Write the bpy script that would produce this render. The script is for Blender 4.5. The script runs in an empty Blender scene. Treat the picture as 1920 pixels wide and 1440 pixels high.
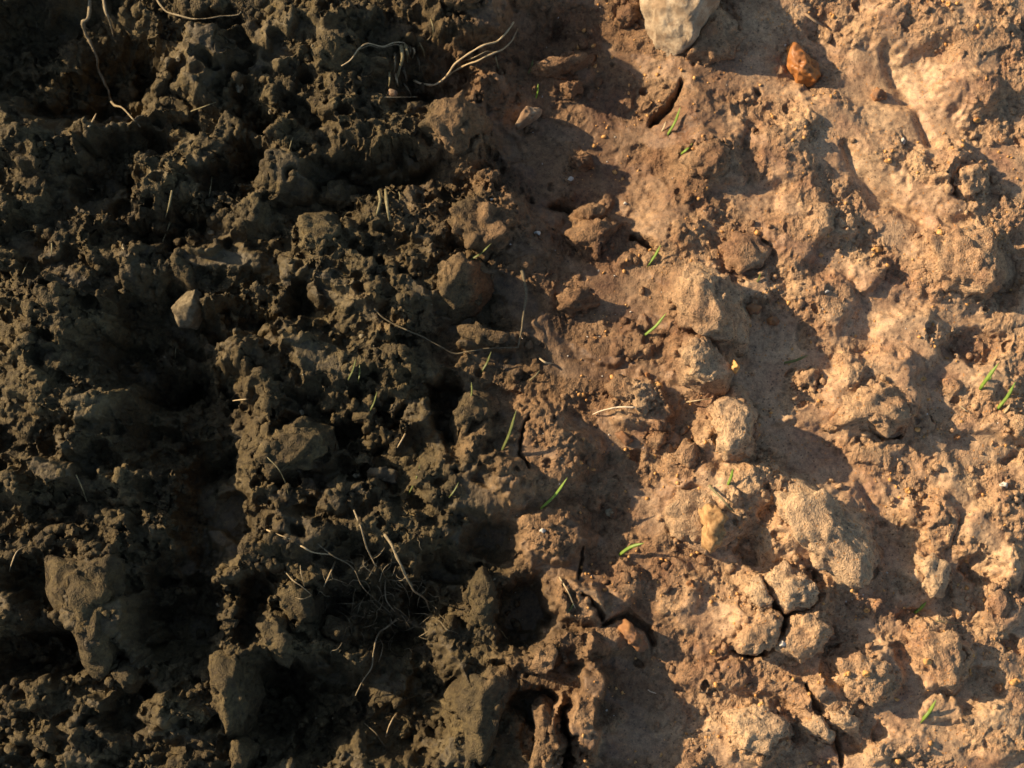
import bpy, math, random
import numpy as np
from mathutils import Vector

# ------------------------------------------------------------------ camera
S = 0.00035                                   # metres of ground per unit of the layout (0.35 mm)
scene = bpy.context.scene
TILT = math.radians(9.0)
DIST = 1.10
LENS = 36.0 * DIST / (1920 * S)
cam_d = bpy.data.cameras.new('camera')
cam_d.lens = LENS
cam_d.sensor_width = 36.0
cam_d.clip_start = 0.01
cam_d.clip_end = 100.0
cam_d.dof.use_dof = True
cam_d.dof.focus_distance = DIST - 0.01
cam_d.dof.aperture_fstop = 7.0
cam = bpy.data.objects.new('camera', cam_d)
scene.collection.objects.link(cam)
CAM = Vector((0.0, -math.sin(TILT) * DIST, math.cos(TILT) * DIST))
cam.location = CAM
cam.rotation_euler = (TILT, 0.0, 0.0)
scene.camera = cam

# ------------------------------------------------------------------ sky and sun
SUN_EL = math.radians(23.0)
SUN_DOWN = math.radians(20.0)                 # light runs to +x and a little to -y
world = bpy.data.worlds.new('World')
scene.world = world
world.use_nodes = True
wn = world.node_tree.nodes
wl = world.node_tree.links
wn.clear()
sky = wn.new('ShaderNodeTexSky')
sky.sky_type = 'NISHITA'
sky.sun_disc = False
sky.sun_elevation = SUN_EL
sky.sun_rotation = math.atan2(-math.cos(SUN_DOWN), math.sin(SUN_DOWN))
bg = wn.new('ShaderNodeBackground')
bg.inputs['Strength'].default_value = 0.092
wo = wn.new('ShaderNodeOutputWorld')
wl.new(sky.outputs[0], bg.inputs['Color'])
wl.new(bg.outputs[0], wo.inputs['Surface'])

sun_d = bpy.data.lights.new('sun', 'SUN')
sun_d.energy = 5.0
sun_d.angle = math.radians(0.6)
sun_d.color = (1.0, 0.80, 0.55)
sun = bpy.data.objects.new('sun', sun_d)
scene.collection.objects.link(sun)
ldir = Vector((math.cos(SUN_DOWN) * math.cos(SUN_EL), -math.sin(SUN_DOWN) * math.cos(SUN_EL), -math.sin(SUN_EL)))
sun.rotation_euler = ldir.to_track_quat('-Z', 'Y').to_euler()
sun.location = (-2, 0.7, 1.0)

vs = scene.view_settings
vs.view_transform = 'Standard'
vs.look = 'None'
vs.exposure = 0.82
vs.gamma = 1.0
vs.use_curve_mapping = False
scene.cycles.max_bounces = 4
scene.cycles.diffuse_bounces = 3
scene.cycles.use_denoising = True
scene.cycles.use_adaptive_sampling = True
scene.cycles.adaptive_threshold = 0.03

# ------------------------------------------------------------------ numeric helpers
rng = np.random.default_rng(11)
random.seed(11)
PERM = rng.permutation(256).astype(np.int32)
PERM2 = np.concatenate([PERM, PERM, PERM])
_a = rng.uniform(0, 2 * np.pi, 256)
G2 = np.stack([np.cos(_a), np.sin(_a)], 1).astype(np.float32)
_g = rng.normal(size=(256, 3))
G3 = (_g / np.linalg.norm(_g, axis=1, keepdims=True)).astype(np.float32)


def fade(t):
    return t * t * t * (t * (t * 6 - 15) + 10)


def n2(x, y, seed=0):
    x = np.asarray(x, np.float32) + seed * 17.31
    y = np.asarray(y, np.float32) + seed * 9.77
    xf = np.floor(x); yf = np.floor(y)
    xi = xf.astype(np.int32) & 255; yi = yf.astype(np.int32) & 255
    x = x - xf; y = y - yf
    u = fade(x); v = fade(y)
    def g(ix, iy, dx, dy):
        h = PERM2[PERM2[ix] + iy]
        return G2[h, 0] * dx + G2[h, 1] * dy
    a = g(xi, yi, x, y); b = g((xi + 1) & 255, yi, x - 1, y)
    c = g(xi, (yi + 1) & 255, x, y - 1); d = g((xi + 1) & 255, (yi + 1) & 255, x - 1, y - 1)
    p = a + u * (b - a); q = c + u * (d - c)
    return (p + v * (q - p)) * 1.5


def n3(x, y, z, seed=0):
    x = np.asarray(x, np.float32) + seed * 13.7
    y = np.asarray(y, np.float32) + seed * 7.9
    z = np.asarray(z, np.float32) + seed * 3.3
    xf = np.floor(x); yf = np.floor(y); zf = np.floor(z)
    xi = xf.astype(np.int32) & 255; yi = yf.astype(np.int32) & 255; zi = zf.astype(np.int32) & 255
    x = x - xf; y = y - yf; z = z - zf
    u = fade(x); v = fade(y); w = fade(z)
    X1 = (xi + 1) & 255; Y1 = (yi + 1) & 255; Z1 = (zi + 1) & 255
    def g(ix, iy, iz, dx, dy, dz):
        h = PERM2[PERM2[PERM2[ix] + iy] + iz]
        gv = G3[h]
        return gv[..., 0] * dx + gv[..., 1] * dy + gv[..., 2] * dz
    def plane(iz, dz):
        a = g(xi, yi, iz, x, y, dz); b = g(X1, yi, iz, x - 1, y, dz)
        c = g(xi, Y1, iz, x, y - 1, dz); d = g(X1, Y1, iz, x - 1, y - 1, dz)
        p = a + u * (b - a); q = c + u * (d - c)
        return p + v * (q - p)
    p = plane(zi, z); q = plane(Z1, z - 1)
    return (p + w * (q - p)) * 1.4


def smooth(t):
    t = np.clip(t, 0, 1)
    return t * t * (3 - 2 * t)


# layout coordinates (u to the right, v down, 0.35 mm units) <-> ground plane
ca, sa = math.cos(TILT), math.sin(TILT)
FPX = 1920 * LENS / 36.0


def P(u, v):
    """ground point for a layout position"""
    a = (u - 960) / FPX; b = (720 - v) / FPX
    d = Vector((a, b * ca + sa, b * sa - ca))
    t = CAM.z / -d.z
    return CAM.x + d.x * t, CAM.y + d.y * t


def UV(x, y):
    dx = x - CAM.x; dy = y - CAM.y; dz = 0 - CAM.z
    cy = dy * ca + dz * sa
    cz = -dy * sa + dz * ca
    return 960 + FPX * dx / -cz, 720 - FPX * cy / -cz


TILE = {'A': (0, 0), 'B': (640, 0), 'C': (1280, 0), 'D': (0, 480), 'E': (640, 480), 'F': (1280, 480),
        'G': (0, 960), 'H': (640, 960), 'I': (1280, 960), 'Z': None}


def T(tile, pts):
    if tile == 'Z':
        return [(float(a), float(b)) for a, b in pts]
    o = TILE[tile]
    return [(o[0] + a / 3.0, o[1] + b / 3.0) for a, b in pts]


# ------------------------------------------------------------------ materials
def soil_material(name, rough_bump=1.0, rust=False, dry=0.0):
    """shade put into the soil colour to the west, orange clay to the east, blending over a ragged border"""
    m = bpy.data.materials.new(name)
    m.use_nodes = True
    nt = m.node_tree; N = nt.nodes; L = nt.links
    N.clear()
    out = N.new('ShaderNodeOutputMaterial')
    bs = N.new('ShaderNodeBsdfPrincipled')
    L.new(bs.outputs[0], out.inputs['Surface'])
    geo = N.new('ShaderNodeNewGeometry')
    pos = geo.outputs['Position']

    def noise(scale, detail=4.0, rough=0.6):
        n = N.new('ShaderNodeTexNoise')
        n.inputs['Scale'].default_value = scale
        n.inputs['Detail'].default_value = detail
        n.inputs['Roughness'].default_value = rough
        L.new(pos, n.inputs['Vector'])
        return n.outputs['Fac']

    def ramp(fac, stops):
        r = N.new('ShaderNodeValToRGB')
        el = r.color_ramp.elements
        while len(el) > len(stops):
            el.remove(el[-1])
        while len(el) < len(stops):
            el.new(0.5)
        for e, (p, c) in zip(el, stops):
            e.position = p
            e.color = (c[0], c[1], c[2], 1)
        L.new(fac, r.inputs['Fac'])
        return r.outputs['Color']

    def mix(fac, a, b, mode='MIX'):
        x = N.new('ShaderNodeMix')
        x.data_type = 'RGBA'; x.blend_type = mode
        if isinstance(fac, float):
            x.inputs['Factor'].default_value = fac
        else:
            L.new(fac, x.inputs['Factor'])
        for s, val in ((x.inputs['A'], a), (x.inputs['B'], b)):
            if isinstance(val, tuple):
                s.default_value = (val[0], val[1], val[2], 1)
            else:
                L.new(val, s)
        return x.outputs['Result']

    def math_(op, a, b=None, c=None, clamp=False):
        x = N.new('ShaderNodeMath'); x.operation = op; x.use_clamp = clamp
        for i, val in enumerate((a, b, c)):
            if val is None:
                continue
            if isinstance(val, (int, float)):
                x.inputs[i].default_value = val
            else:
                L.new(val, x.inputs[i])
        return x.outputs[0]

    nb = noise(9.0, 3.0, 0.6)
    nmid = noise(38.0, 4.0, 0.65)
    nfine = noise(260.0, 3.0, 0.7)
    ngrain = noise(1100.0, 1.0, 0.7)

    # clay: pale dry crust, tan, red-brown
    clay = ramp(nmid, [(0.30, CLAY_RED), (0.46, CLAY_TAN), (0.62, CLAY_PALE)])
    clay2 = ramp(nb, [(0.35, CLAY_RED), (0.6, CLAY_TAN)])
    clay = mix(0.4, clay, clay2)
    shaded_soil = ramp(nmid, [(0.30, SHADED_SOIL_A), (0.5, SHADED_SOIL_B), (0.68, SHADED_SOIL_C)])  # shade over the left half, painted as dark soil colour
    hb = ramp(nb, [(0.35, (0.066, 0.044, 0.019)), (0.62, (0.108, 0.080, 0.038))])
    shaded_soil = mix(0.45, shaded_soil, hb)
    # border of the painted shade, running slightly to the right downwards
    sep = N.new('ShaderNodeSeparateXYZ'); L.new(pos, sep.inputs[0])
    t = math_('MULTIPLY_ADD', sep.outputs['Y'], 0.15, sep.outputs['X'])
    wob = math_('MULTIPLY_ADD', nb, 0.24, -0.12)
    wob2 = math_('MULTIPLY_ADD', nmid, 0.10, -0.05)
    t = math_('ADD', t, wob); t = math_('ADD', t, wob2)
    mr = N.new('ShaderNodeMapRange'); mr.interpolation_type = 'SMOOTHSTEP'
    mr.inputs['From Min'].default_value = SHADE_BORDER[0]; mr.inputs['From Max'].default_value = SHADE_BORDER[1]
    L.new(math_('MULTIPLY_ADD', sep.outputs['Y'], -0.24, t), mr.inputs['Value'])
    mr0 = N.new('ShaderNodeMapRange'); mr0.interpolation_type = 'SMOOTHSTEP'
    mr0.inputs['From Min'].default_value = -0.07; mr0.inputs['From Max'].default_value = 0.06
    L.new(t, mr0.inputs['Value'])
    shaded_clay = mix(1.0, clay, (0.50, 0.46, 0.42), 'MULTIPLY')
    col = mix(mr0.outputs[0], shaded_soil, shaded_clay)                 # darker red-brown soil between, with shade put into its colour
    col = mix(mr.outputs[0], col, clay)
    if dry:
        col = mix(math_('MULTIPLY', mr.outputs[0], dry), col, (0.50, 0.350, 0.205))
    if rust:
        tc = N.new('ShaderNodeTexCoord')
        sx = N.new('ShaderNodeSeparateXYZ'); L.new(tc.outputs['Object'], sx.inputs[0])
        rx = math_('ADD', sx.outputs['X'], math_('MULTIPLY_ADD', nmid, 0.03, -0.015))
        rm = N.new('ShaderNodeMapRange'); rm.interpolation_type = 'SMOOTHSTEP'
        rm.inputs['From Min'].default_value = 0.004; rm.inputs['From Max'].default_value = 0.013
        L.new(rx, rm.inputs['Value'])
        col = mix(math_('MULTIPLY', rm.outputs[0], 0.85), col, (0.15, 0.062, 0.022))
    # grain: crumbs of lighter and darker earth
    g = ramp(nfine, [(0.30, (0.50, 0.48, 0.47)), (0.5, (1, 1, 1)), (0.70, (1.4, 1.36, 1.28))])
    col = mix(0.9, col, g, 'MULTIPLY')
    g2 = ramp(ngrain, [(0.3, (0.7, 0.7, 0.7)), (0.55, (1, 1, 1)), (0.72, (1.3, 1.28, 1.2))])
    col = mix(0.6, col, g2, 'MULTIPLY')
    # scattered grains of another colour
    vor = N.new('ShaderNodeTexVoronoi'); vor.inputs['Scale'].default_value = 520.0
    L.new(pos, vor.inputs['Vector'])
    vs_ = N.new('ShaderNodeSeparateColor'); L.new(vor.outputs['Color'], vs_.inputs[0])
    near = math_('LESS_THAN', vor.outputs['Distance'], 0.34)
    org = math_('MULTIPLY', math_('GREATER_THAN', vs_.outputs[0], 0.90), near)
    org = math_('MULTIPLY', org, mr.outputs[0])
    blk = math_('MULTIPLY', math_('GREATER_THAN', vs_.outputs[1], 0.86), near)
    col = mix(math_('MULTIPLY', org, 0.75), col, (0.44, 0.19, 0.05))
    col = mix(math_('MULTIPLY', blk, 0.6), col, (0.05, 0.032, 0.022))
    L.new(col, bs.inputs['Base Color'])
    at = N.new('ShaderNodeAttribute'); at.attribute_name = 'smear'        # wet, smeared mud
    rr = math_('MULTIPLY_ADD', nmid, 0.35, 0.62, clamp=True)
    rr = math_('MULTIPLY_ADD', at.outputs['Fac'], -0.22, rr)
    L.new(rr, bs.inputs['Roughness'])
    L.new(math_('MULTIPLY_ADD', at.outputs['Fac'], 0.15, 0.25), bs.inputs['Specular IOR Level'])
    # fine relief
    h = math_('MULTIPLY_ADD', nfine, 1.0, math_('MULTIPLY', ngrain, 0.5))
    bp = N.new('ShaderNodeBump')
    L.new(math_('MULTIPLY_ADD', at.outputs['Fac'], -0.7 * rough_bump, 0.95 * rough_bump), bp.inputs['Strength'])
    bp.inputs['Distance'].default_value = 0.0024
    L.new(h, bp.inputs['Height'])
    L.new(bp.outputs[0], bs.inputs['Normal'])
    return m


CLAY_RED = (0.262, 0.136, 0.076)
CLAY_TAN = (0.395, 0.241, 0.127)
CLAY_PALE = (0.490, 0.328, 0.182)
SHADED_SOIL_A = (0.030, 0.0225, 0.0105)  # dark soil tones that carry the left side's shade gradient
SHADED_SOIL_B = (0.078, 0.057, 0.0245)
SHADED_SOIL_C = (0.146, 0.108, 0.047)
SHADE_BORDER = (0.035, 0.205)  # where the painted shade gives way to full clay colour

M = {}
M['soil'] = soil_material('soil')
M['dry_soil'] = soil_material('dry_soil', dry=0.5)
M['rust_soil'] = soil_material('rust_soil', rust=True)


def simple_material(name, c1, c2, scale, rough=0.7, bump=0.4, dist=0.0008, spec=0.3, trans=0.0, coat=0.0, dirt=None):
    m = bpy.data.materials.new(name)
    m.use_nodes = True
    nt = m.node_tree; N = nt.nodes; L = nt.links
    N.clear()
    out = N.new('ShaderNodeOutputMaterial')
    bs = N.new('ShaderNodeBsdfPrincipled')
    geo = N.new('ShaderNodeNewGeometry')
    n = N.new('ShaderNodeTexNoise')
    n.inputs['Scale'].default_value = scale; n.inputs['Detail'].default_value = 6.0
    n.inputs['Roughness'].default_value = 0.65
    L.new(geo.outputs['Position'], n.inputs['Vector'])
    r = N.new('ShaderNodeValToRGB')
    r.color_ramp.elements[0].position = 0.32; r.color_ramp.elements[0].color = (*c1, 1)
    r.color_ramp.elements[1].position = 0.66; r.color_ramp.elements[1].color = (*c2, 1)
    L.new(n.outputs['Fac'], r.inputs['Fac'])
    colr = r.outputs[0]
    if dirt:
        n2_ = N.new('ShaderNodeTexNoise'); n2_.inputs['Scale'].default_value = 75.0; n2_.inputs['Detail'].default_value = 5.0
        n2_.inputs['Roughness'].default_value = 0.75
        L.new(geo.outputs['Position'], n2_.inputs['Vector'])
        mr_ = N.new('ShaderNodeMapRange'); mr_.inputs['From Min'].default_value = 0.44; mr_.inputs['From Max'].default_value = 0.58
        L.new(n2_.outputs['Fac'], mr_.inputs['Value'])
        mx_ = N.new('ShaderNodeMix'); mx_.data_type = 'RGBA'
        L.new(mr_.outputs[0], mx_.inputs['Factor']); L.new(colr, mx_.inputs['A']); mx_.inputs['B'].default_value = (*dirt, 1)
        colr = mx_.outputs['Result']
    L.new(colr, bs.inputs['Base Color'])
    bs.inputs['Roughness'].default_value = rough
    bs.inputs['Specular IOR Level'].default_value = spec
    bs.inputs['Coat Weight'].default_value = coat
    bs.inputs['Coat Roughness'].default_value = 0.15
    bp = N.new('ShaderNodeBump')
    bp.inputs['Strength'].default_value = bump; bp.inputs['Distance'].default_value = dist
    L.new(n.outputs['Fac'], bp.inputs['Height'])
    L.new(bp.outputs[0], bs.inputs['Normal'])
    if trans > 0:
        tr = N.new('ShaderNodeBsdfTranslucent')
        L.new(r.outputs[0], tr.inputs['Color'])
        mx = N.new('ShaderNodeMixShader'); mx.inputs[0].default_value = trans
        L.new(bs.outputs[0], mx.inputs[1]); L.new(tr.outputs[0], mx.inputs[2])
        L.new(mx.outputs[0], out.inputs['Surface'])
    else:
        L.new(bs.outputs[0], out.inputs['Surface'])
    return m


M['pale_stone'] = simple_material('pale_stone', (0.28, 0.20, 0.12), (0.48, 0.37, 0.24), 110, 0.9, 0.9, 0.0025, dirt=(0.26, 0.175, 0.10))
M['field_stone'] = simple_material('field_stone', (0.13, 0.10, 0.055), (0.26, 0.20, 0.115), 240, 0.9, 0.9, 0.002, dirt=(0.10, 0.075, 0.04))
M['brown_stone'] = simple_material('brown_stone', (0.26, 0.165, 0.09), (0.42, 0.29, 0.17), 140, 0.85, 0.7, 0.0015, dirt=(0.20, 0.12, 0.065))
M['orange_stone'] = simple_material('orange_stone', (0.30, 0.105, 0.022), (0.46, 0.175, 0.038), 160, 0.5, 0.6, 0.0014, 0.4, coat=0.08, dirt=(0.30, 0.115, 0.03))
M['orange_grit'] = simple_material('orange_grit', (0.42, 0.19, 0.05), (0.66, 0.36, 0.12), 300, 0.6, 0.4, 0.0006)
M['white_grit'] = simple_material('white_grit', (0.40, 0.34, 0.26), (0.62, 0.56, 0.46), 300, 0.6, 0.4, 0.0006)
M['dull_grit'] = simple_material('dull_grit', (0.15, 0.12, 0.07), (0.26, 0.21, 0.12), 300, 0.7, 0.4, 0.0006)
M['rust_clay'] = simple_material('rust_clay', (0.22, 0.095, 0.036), (0.36, 0.17, 0.06), 130, 0.8, 0.8, 0.0018, dirt=(0.20, 0.105, 0.055))
M['root'] = simple_material('root', (0.15, 0.11, 0.058), (0.30, 0.235, 0.135), 500, 0.8, 0.6, 0.0006)
M['dark_root'] = simple_material('dark_root', (0.085, 0.065, 0.036), (0.18, 0.14, 0.078), 500, 0.85, 0.6, 0.0006)
M['pale_root'] = simple_material('pale_root', (0.50, 0.38, 0.24), (0.68, 0.55, 0.38), 400, 0.7, 0.4, 0.0005)
M['straw'] = simple_material('straw', (0.17, 0.14, 0.065), (0.28, 0.235, 0.12), 350, 0.7, 0.4, 0.0004, trans=0.2)
M['pale_straw'] = simple_material('pale_straw', (0.36, 0.26, 0.13), (0.55, 0.42, 0.24), 350, 0.65, 0.4, 0.0004, trans=0.15)
M['grass'] = simple_material('grass', (0.18, 0.31, 0.035), (0.34, 0.45, 0.075), 200, 0.45, 0.15, 0.0003, 0.4, trans=0.45)
M['olive_grass'] = simple_material('olive_grass', (0.11, 0.13, 0.035), (0.20, 0.21, 0.065), 200, 0.5, 0.15, 0.0003, 0.35, trans=0.35)
M['wood'] = simple_material('wood', (0.20, 0.10, 0.035), (0.46, 0.27, 0.11), 260, 0.8, 0.6, 0.0010)
M['dark_wood'] = simple_material('dark_wood', (0.05, 0.038, 0.022), (0.12, 0.092, 0.05), 260, 0.85, 0.6, 0.0010)

# ------------------------------------------------------------------ ground relief
def axis(lo, hi, step, far, ratio=1.10):
    core = np.arange(lo, hi + step * 0.5, step)
    outp = []; s = step; x = hi
    while x < far:
        s *= ratio; x += s; outp.append(x)
    outm = []; s = step; x = lo
    while x > -far:
        s *= ratio; x -= s; outm.append(x)
    return np.concatenate([np.array(outm[::-1]), core, np.array(outp)])


STEP = 2.3 * S
XS = axis(-1040 * S, 1040 * S, STEP, 6.0)
YS = axis(-790 * S, 800 * S, STEP, 6.0)
GX, GY = np.meshgrid(XS, YS)
U = (GX / S + 960).astype(np.float32)
UU, VV = UV(np.clip(GX, -0.6, 0.6), np.clip(GY, -0.5, 0.5))
UU = UU + (GX - np.clip(GX, -0.6, 0.6)) / S
VV = VV - (GY - np.clip(GY, -0.5, 0.5)) / S
UU = UU.astype(np.float32); VV = VV.astype(np.float32)
# ragged copy of the coordinates, so that outlines of lumps are uneven
WU = UU + 16 * n2(UU / 62, VV / 62, 1) + 8 * n2(UU / 24, VV / 24, 2) + 4 * n2(UU / 11, VV / 11, 3)
WV = VV + 16 * n2(UU / 62, VV / 62, 4) + 8 * n2(UU / 24, VV / 24, 5) + 4 * n2(UU / 11, VV / 11, 6)
H = np.zeros_like(UU)
SM = np.zeros_like(UU)                        # where the mud is smeared smooth


def window(u, v, r):
    x0, _ = P(u - r, v); x1, _ = P(u + r, v)
    _, y0 = P(u, v + r); _, y1 = P(u, v - r)
    return (slice(max(0, np.searchsorted(YS, y0) - 2), np.searchsorted(YS, y1) + 2),
            slice(max(0, np.searchsorted(XS, x0) - 2), np.searchsorted(XS, x1) + 2))


def ell(u, v, rx, ry, rot, ragged=True):
    w = window(u, v, max(rx, ry) * 1.6 + 30)
    a, b = (WU[w], WV[w]) if ragged else (UU[w], VV[w])
    c, s = math.cos(math.radians(rot)), math.sin(math.radians(rot))
    dx = a - u; dy = b - v
    return w, np.sqrt(((dx * c + dy * s) / rx) ** 2 + ((-dx * s + dy * c) / ry) ** 2)


def mound(u, v, rx, ry, h, rot=0, edge=0.55):
    w, d = ell(u, v, rx, ry, rot)
    H[w] += h * smooth((1.18 - d) / edge)


def flat(u, v, rx, ry, rot=0, k=1.0):
    w, d = ell(u, v, rx, ry, rot)
    SM[w] = np.maximum(SM[w], k * smooth((1.15 - d) / 0.35))


def groove(pts, width, depth, ragged=True, power=1.5):
    pu = [p[0] for p in pts]; pv = [p[1] for p in pts]
    cu = (min(pu) + max(pu)) / 2; cv = (min(pv) + max(pv)) / 2
    r = max(max(pu) - min(pu), max(pv) - min(pv)) / 2 + width * 4 + 20
    w = window(cu, cv, r)
    k = 0.35 if ragged else 0.0
    a = UU[w] + (WU[w] - UU[w]) * k; b = VV[w] + (WV[w] - VV[w]) * k
    dm = np.full(a.shape, 1e9, np.float32)
    n = len(pts) - 1
    for i in range(n):
        (x0, y0), (x1, y1) = pts[i], pts[i + 1]
        ex, ey = x1 - x0, y1 - y0
        t = np.clip(((a - x0) * ex + (b - y0) * ey) / (ex * ex + ey * ey + 1e-6), 0, 1)
        tt = (i + t) / n
        ww = 0.45 + 0.55 * np.sin(np.pi * np.clip(tt, 0.04, 0.96))
        dm = np.minimum(dm, np.hypot(a - x0 - t * ex, b - y0 - t * ey) / (width * ww))
    H[w] -= depth * np.exp(-np.abs(dm) ** power)


def chips(scale, seed, tilt=0.9):
    """broken, angular crumbs: every cell a tilted facet at its own height"""
    x = (WU + UU) * 0.5 / scale; y = (WV + VV) * 0.5 / scale
    rs = np.random.default_rng(seed)
    tab = rs.random((256, 5)).astype(np.float32)
    xi = np.floor(x).astype(np.int32); yi = np.floor(y).astype(np.int32)
    best = np.full(x.shape, 9.0, np.float32); out = np.zeros_like(x)
    for ox in (-1, 0, 1):
        for oy in (-1, 0, 1):
            h = PERM2[(PERM2[(xi + ox + seed * 7) & 255] + yi + oy) & 255]
            t = tab[h]
            dx = x - (xi + ox + 0.1 + 0.8 * t[..., 0]); dy = y - (yi + oy + 0.1 + 0.8 * t[..., 1])
            d = dx * dx + dy * dy
            val = (t[..., 2] - 0.5) + tilt * ((t[..., 3] - 0.5) * dx + (t[..., 4] - 0.5) * dy) - 0.35 * d
            m = d < best
            out = np.where(m, val, out); best = np.where(m, d, best)
    return out


# broad lie of the land
LEFT = smooth((1080 - UU) / 420)              # 1 on the dark side
_m = n2(UU / 135, VV / 88, 71) + 0.55 * n2(UU / 52, VV / 40, 72) + 0.22 * n2(UU / 22, VV / 18, 73)
H += 36 * (LEFT * 0.92 + 0.08) * (smooth((_m + 0.22) / 0.34) - 0.6)
H += (8 + 10 * LEFT) * n2(UU / 230, VV / 200, 11) + (6 + 6 * LEFT) * n2(UU / 105, VV / 95, 12)

# dark side: raised crusts (u, v, rx, ry, height, rotation)
for a in [
    (30, 320, 85, 95, 30), (70, 610, 95, 95, 34), (110, 760, 120, 85, 34), (60, 905, 105, 48, 32), (190, 1000, 65, 50, 28),
    (185, 1145, 72, 105, 52, 8), (15, 1170, 34, 62, 32), (320, 1340, 70, 42, 34), (60, 1300, 50, 40, 24), (380, 1400, 50, 36, 24),
    (150, 1395, 90, 50, 30), (560, 850, 75, 48, 38), (640, 690, 210, 52, 36, 4), (745, 775, 85, 62, 34), (820, 530, 90, 62, 34),
    (700, 265, 105, 78, 34), (385, 120, 52, 75, 36), (585, 70, 95, 75, 34), (550, 290, 55, 75, 28), (290, 335, 42, 45, 26),
    (425, 485, 90, 28, 22), (640, 520, 110, 60, 30, 20), (700, 600, 95, 48, 30), (595, 440, 55, 36, 16), (1000, 850, 110, 92, 40),
    (880, 910, 120, 62, 34), (885, 800, 34, 62, 42), (770, 995, 130, 55, 36), (655, 925, 56, 34, 30), (555, 1000, 95, 44, 36),
    (870, 30, 85, 70, 48), (870, 250, 50, 70, 26), (920, 400, 70, 60, 30), (1035, 1395, 28, 80, 60, 6), (1100, 1330, 30, 115, 58, 4), (1085, 1130, 48, 45, 34), (1030, 1000, 80, 60, 28),
    (800, 420, 60, 45, 22), (760, 480, 60, 30, 20), (130, 520, 60, 35, 24), (450, 660, 70, 30, 24), (920, 640, 70, 26, 24),
    (160, 250, 40, 20, 20), (480, 400, 35, 30, 20), (700, 420, 60, 50, 22), (240, 470, 30, 30, 18), (560, 620, 50, 36, 24),
    (1080, 1210, 60, 30, 34), (980, 1230, 60, 20, 30), (640, 60, 50, 40, 20), (500, 180, 30, 30, 20), (640, 180, 50, 40, 20),
]:
    mound(a[0], a[1], a[2], a[3], a[4] * 1.25, *a[5:])
# dark side: hollows that lie in shade
for a in [
    (110, 90, 190, 110, -58), (210, 140, 90, 90, -38), (150, 195, 130, 40, -26), (240, 270, 85, 36, -30), (190, 345, 65, 52, -34),
    (330, 425, 110, 42, -30), (470, 290, 40, 34, -32), (300, 640, 115, 120, -60), (350, 790, 130, 110, -62), (395, 950, 66, 120, -58),
    (330, 1130, 85, 130, -64), (560, 1330, 130, 105, -62), (690, 1150, 130, 70, -52), (760, 1300, 100, 130, -56), (820, 1110, 60, 70, -36),
    (75, 1085, 62, 48, -34), (80, 1230, 90, 62, -44), (440, 595, 70, 45, -42), (840, 770, 30, 70, -38), (470, 200, 40, 55, -30),
    (725, 315, 95, 36, -40), (820, 130, 80, 60, -34), (500, 230, 30, 26, -18), (310, 240, 60, 30, -24), (660, 820, 80, 26, -26),
    (930, 1010, 60, 40, -20), (980, 1150, 50, 80, -46), (1000, 1320, 45, 40, -34), (1060, 1390, 18, 60, -24), (470, 1130, 40, 70, -40),
    (500, 1300, 70, 90, -30), (250, 1330, 60, 50, -30), (190, 640, 60, 28, -24), (180, 860, 60, 30, -24), (560, 560, 28, 40, -24),
    (430, 330, 60, 36, -26), (610, 320, 40, 22, -20),
]:
    mound(a[0], a[1], a[2], a[3], a[4] * 1.85, *a[5:])
# middle: low-lying clay that the lumps to the left keep in shade
for a in [
    (1090, 210, 190, 270, -100), (1130, 560, 120, 150, -18), (1150, 780, 70, 90, -8), (1420, 90, 180, 130, -34), (1620, 110, 170, 90, -26),
    (1170, 1010, 80, 80, -8), (1230, 1330, 90, 120, -22), (1180, 1230, 40, 40, -14), (1170, 900, 60, 60, -4), (960, 560, 60, 50, -26),
    (1000, 60, 90, 60, -22), (1440, 700, 55, 110, -14), (1500, 830, 70, 45, -16),
    (1700, 190, 150, 90, -16, 30), (1640, 340, 130, 34, -14, 38), (1650, 600, 80, 60, -12), (1560, 890, 110, 45, -18, 25),
    (1890, 520, 34, 50, -40), (1830, 650, 60, 36, -34), (1840, 1075, 42, 26, -40), (1400, 1030, 22, 34, -42), (1660, 1000, 40, 90, -22, -20),
    (1520, 1090, 24, 14, -34, 35), (1580, 1390, 26, 26, -40), (1645, 1365, 18, 14, -26), (1895, 1205, 14, 16, -26), (1440, 1300, 60, 40, -14),
    (1720, 1160, 40, 20, -22), (1850, 850, 80, 40, -16), (1720, 900, 60, 60, -14), (1830, 1290, 70, 34, -26), (1560, 1230, 24, 60, -18),
    (1800, 340, 34, 36, -34), (1480, 600, 60, 60, -14), (1410, 280, 26, 60, -12),
]:
    mound(a[0], a[1], a[2], a[3], a[4] * 0.62, *a[5:])
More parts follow.
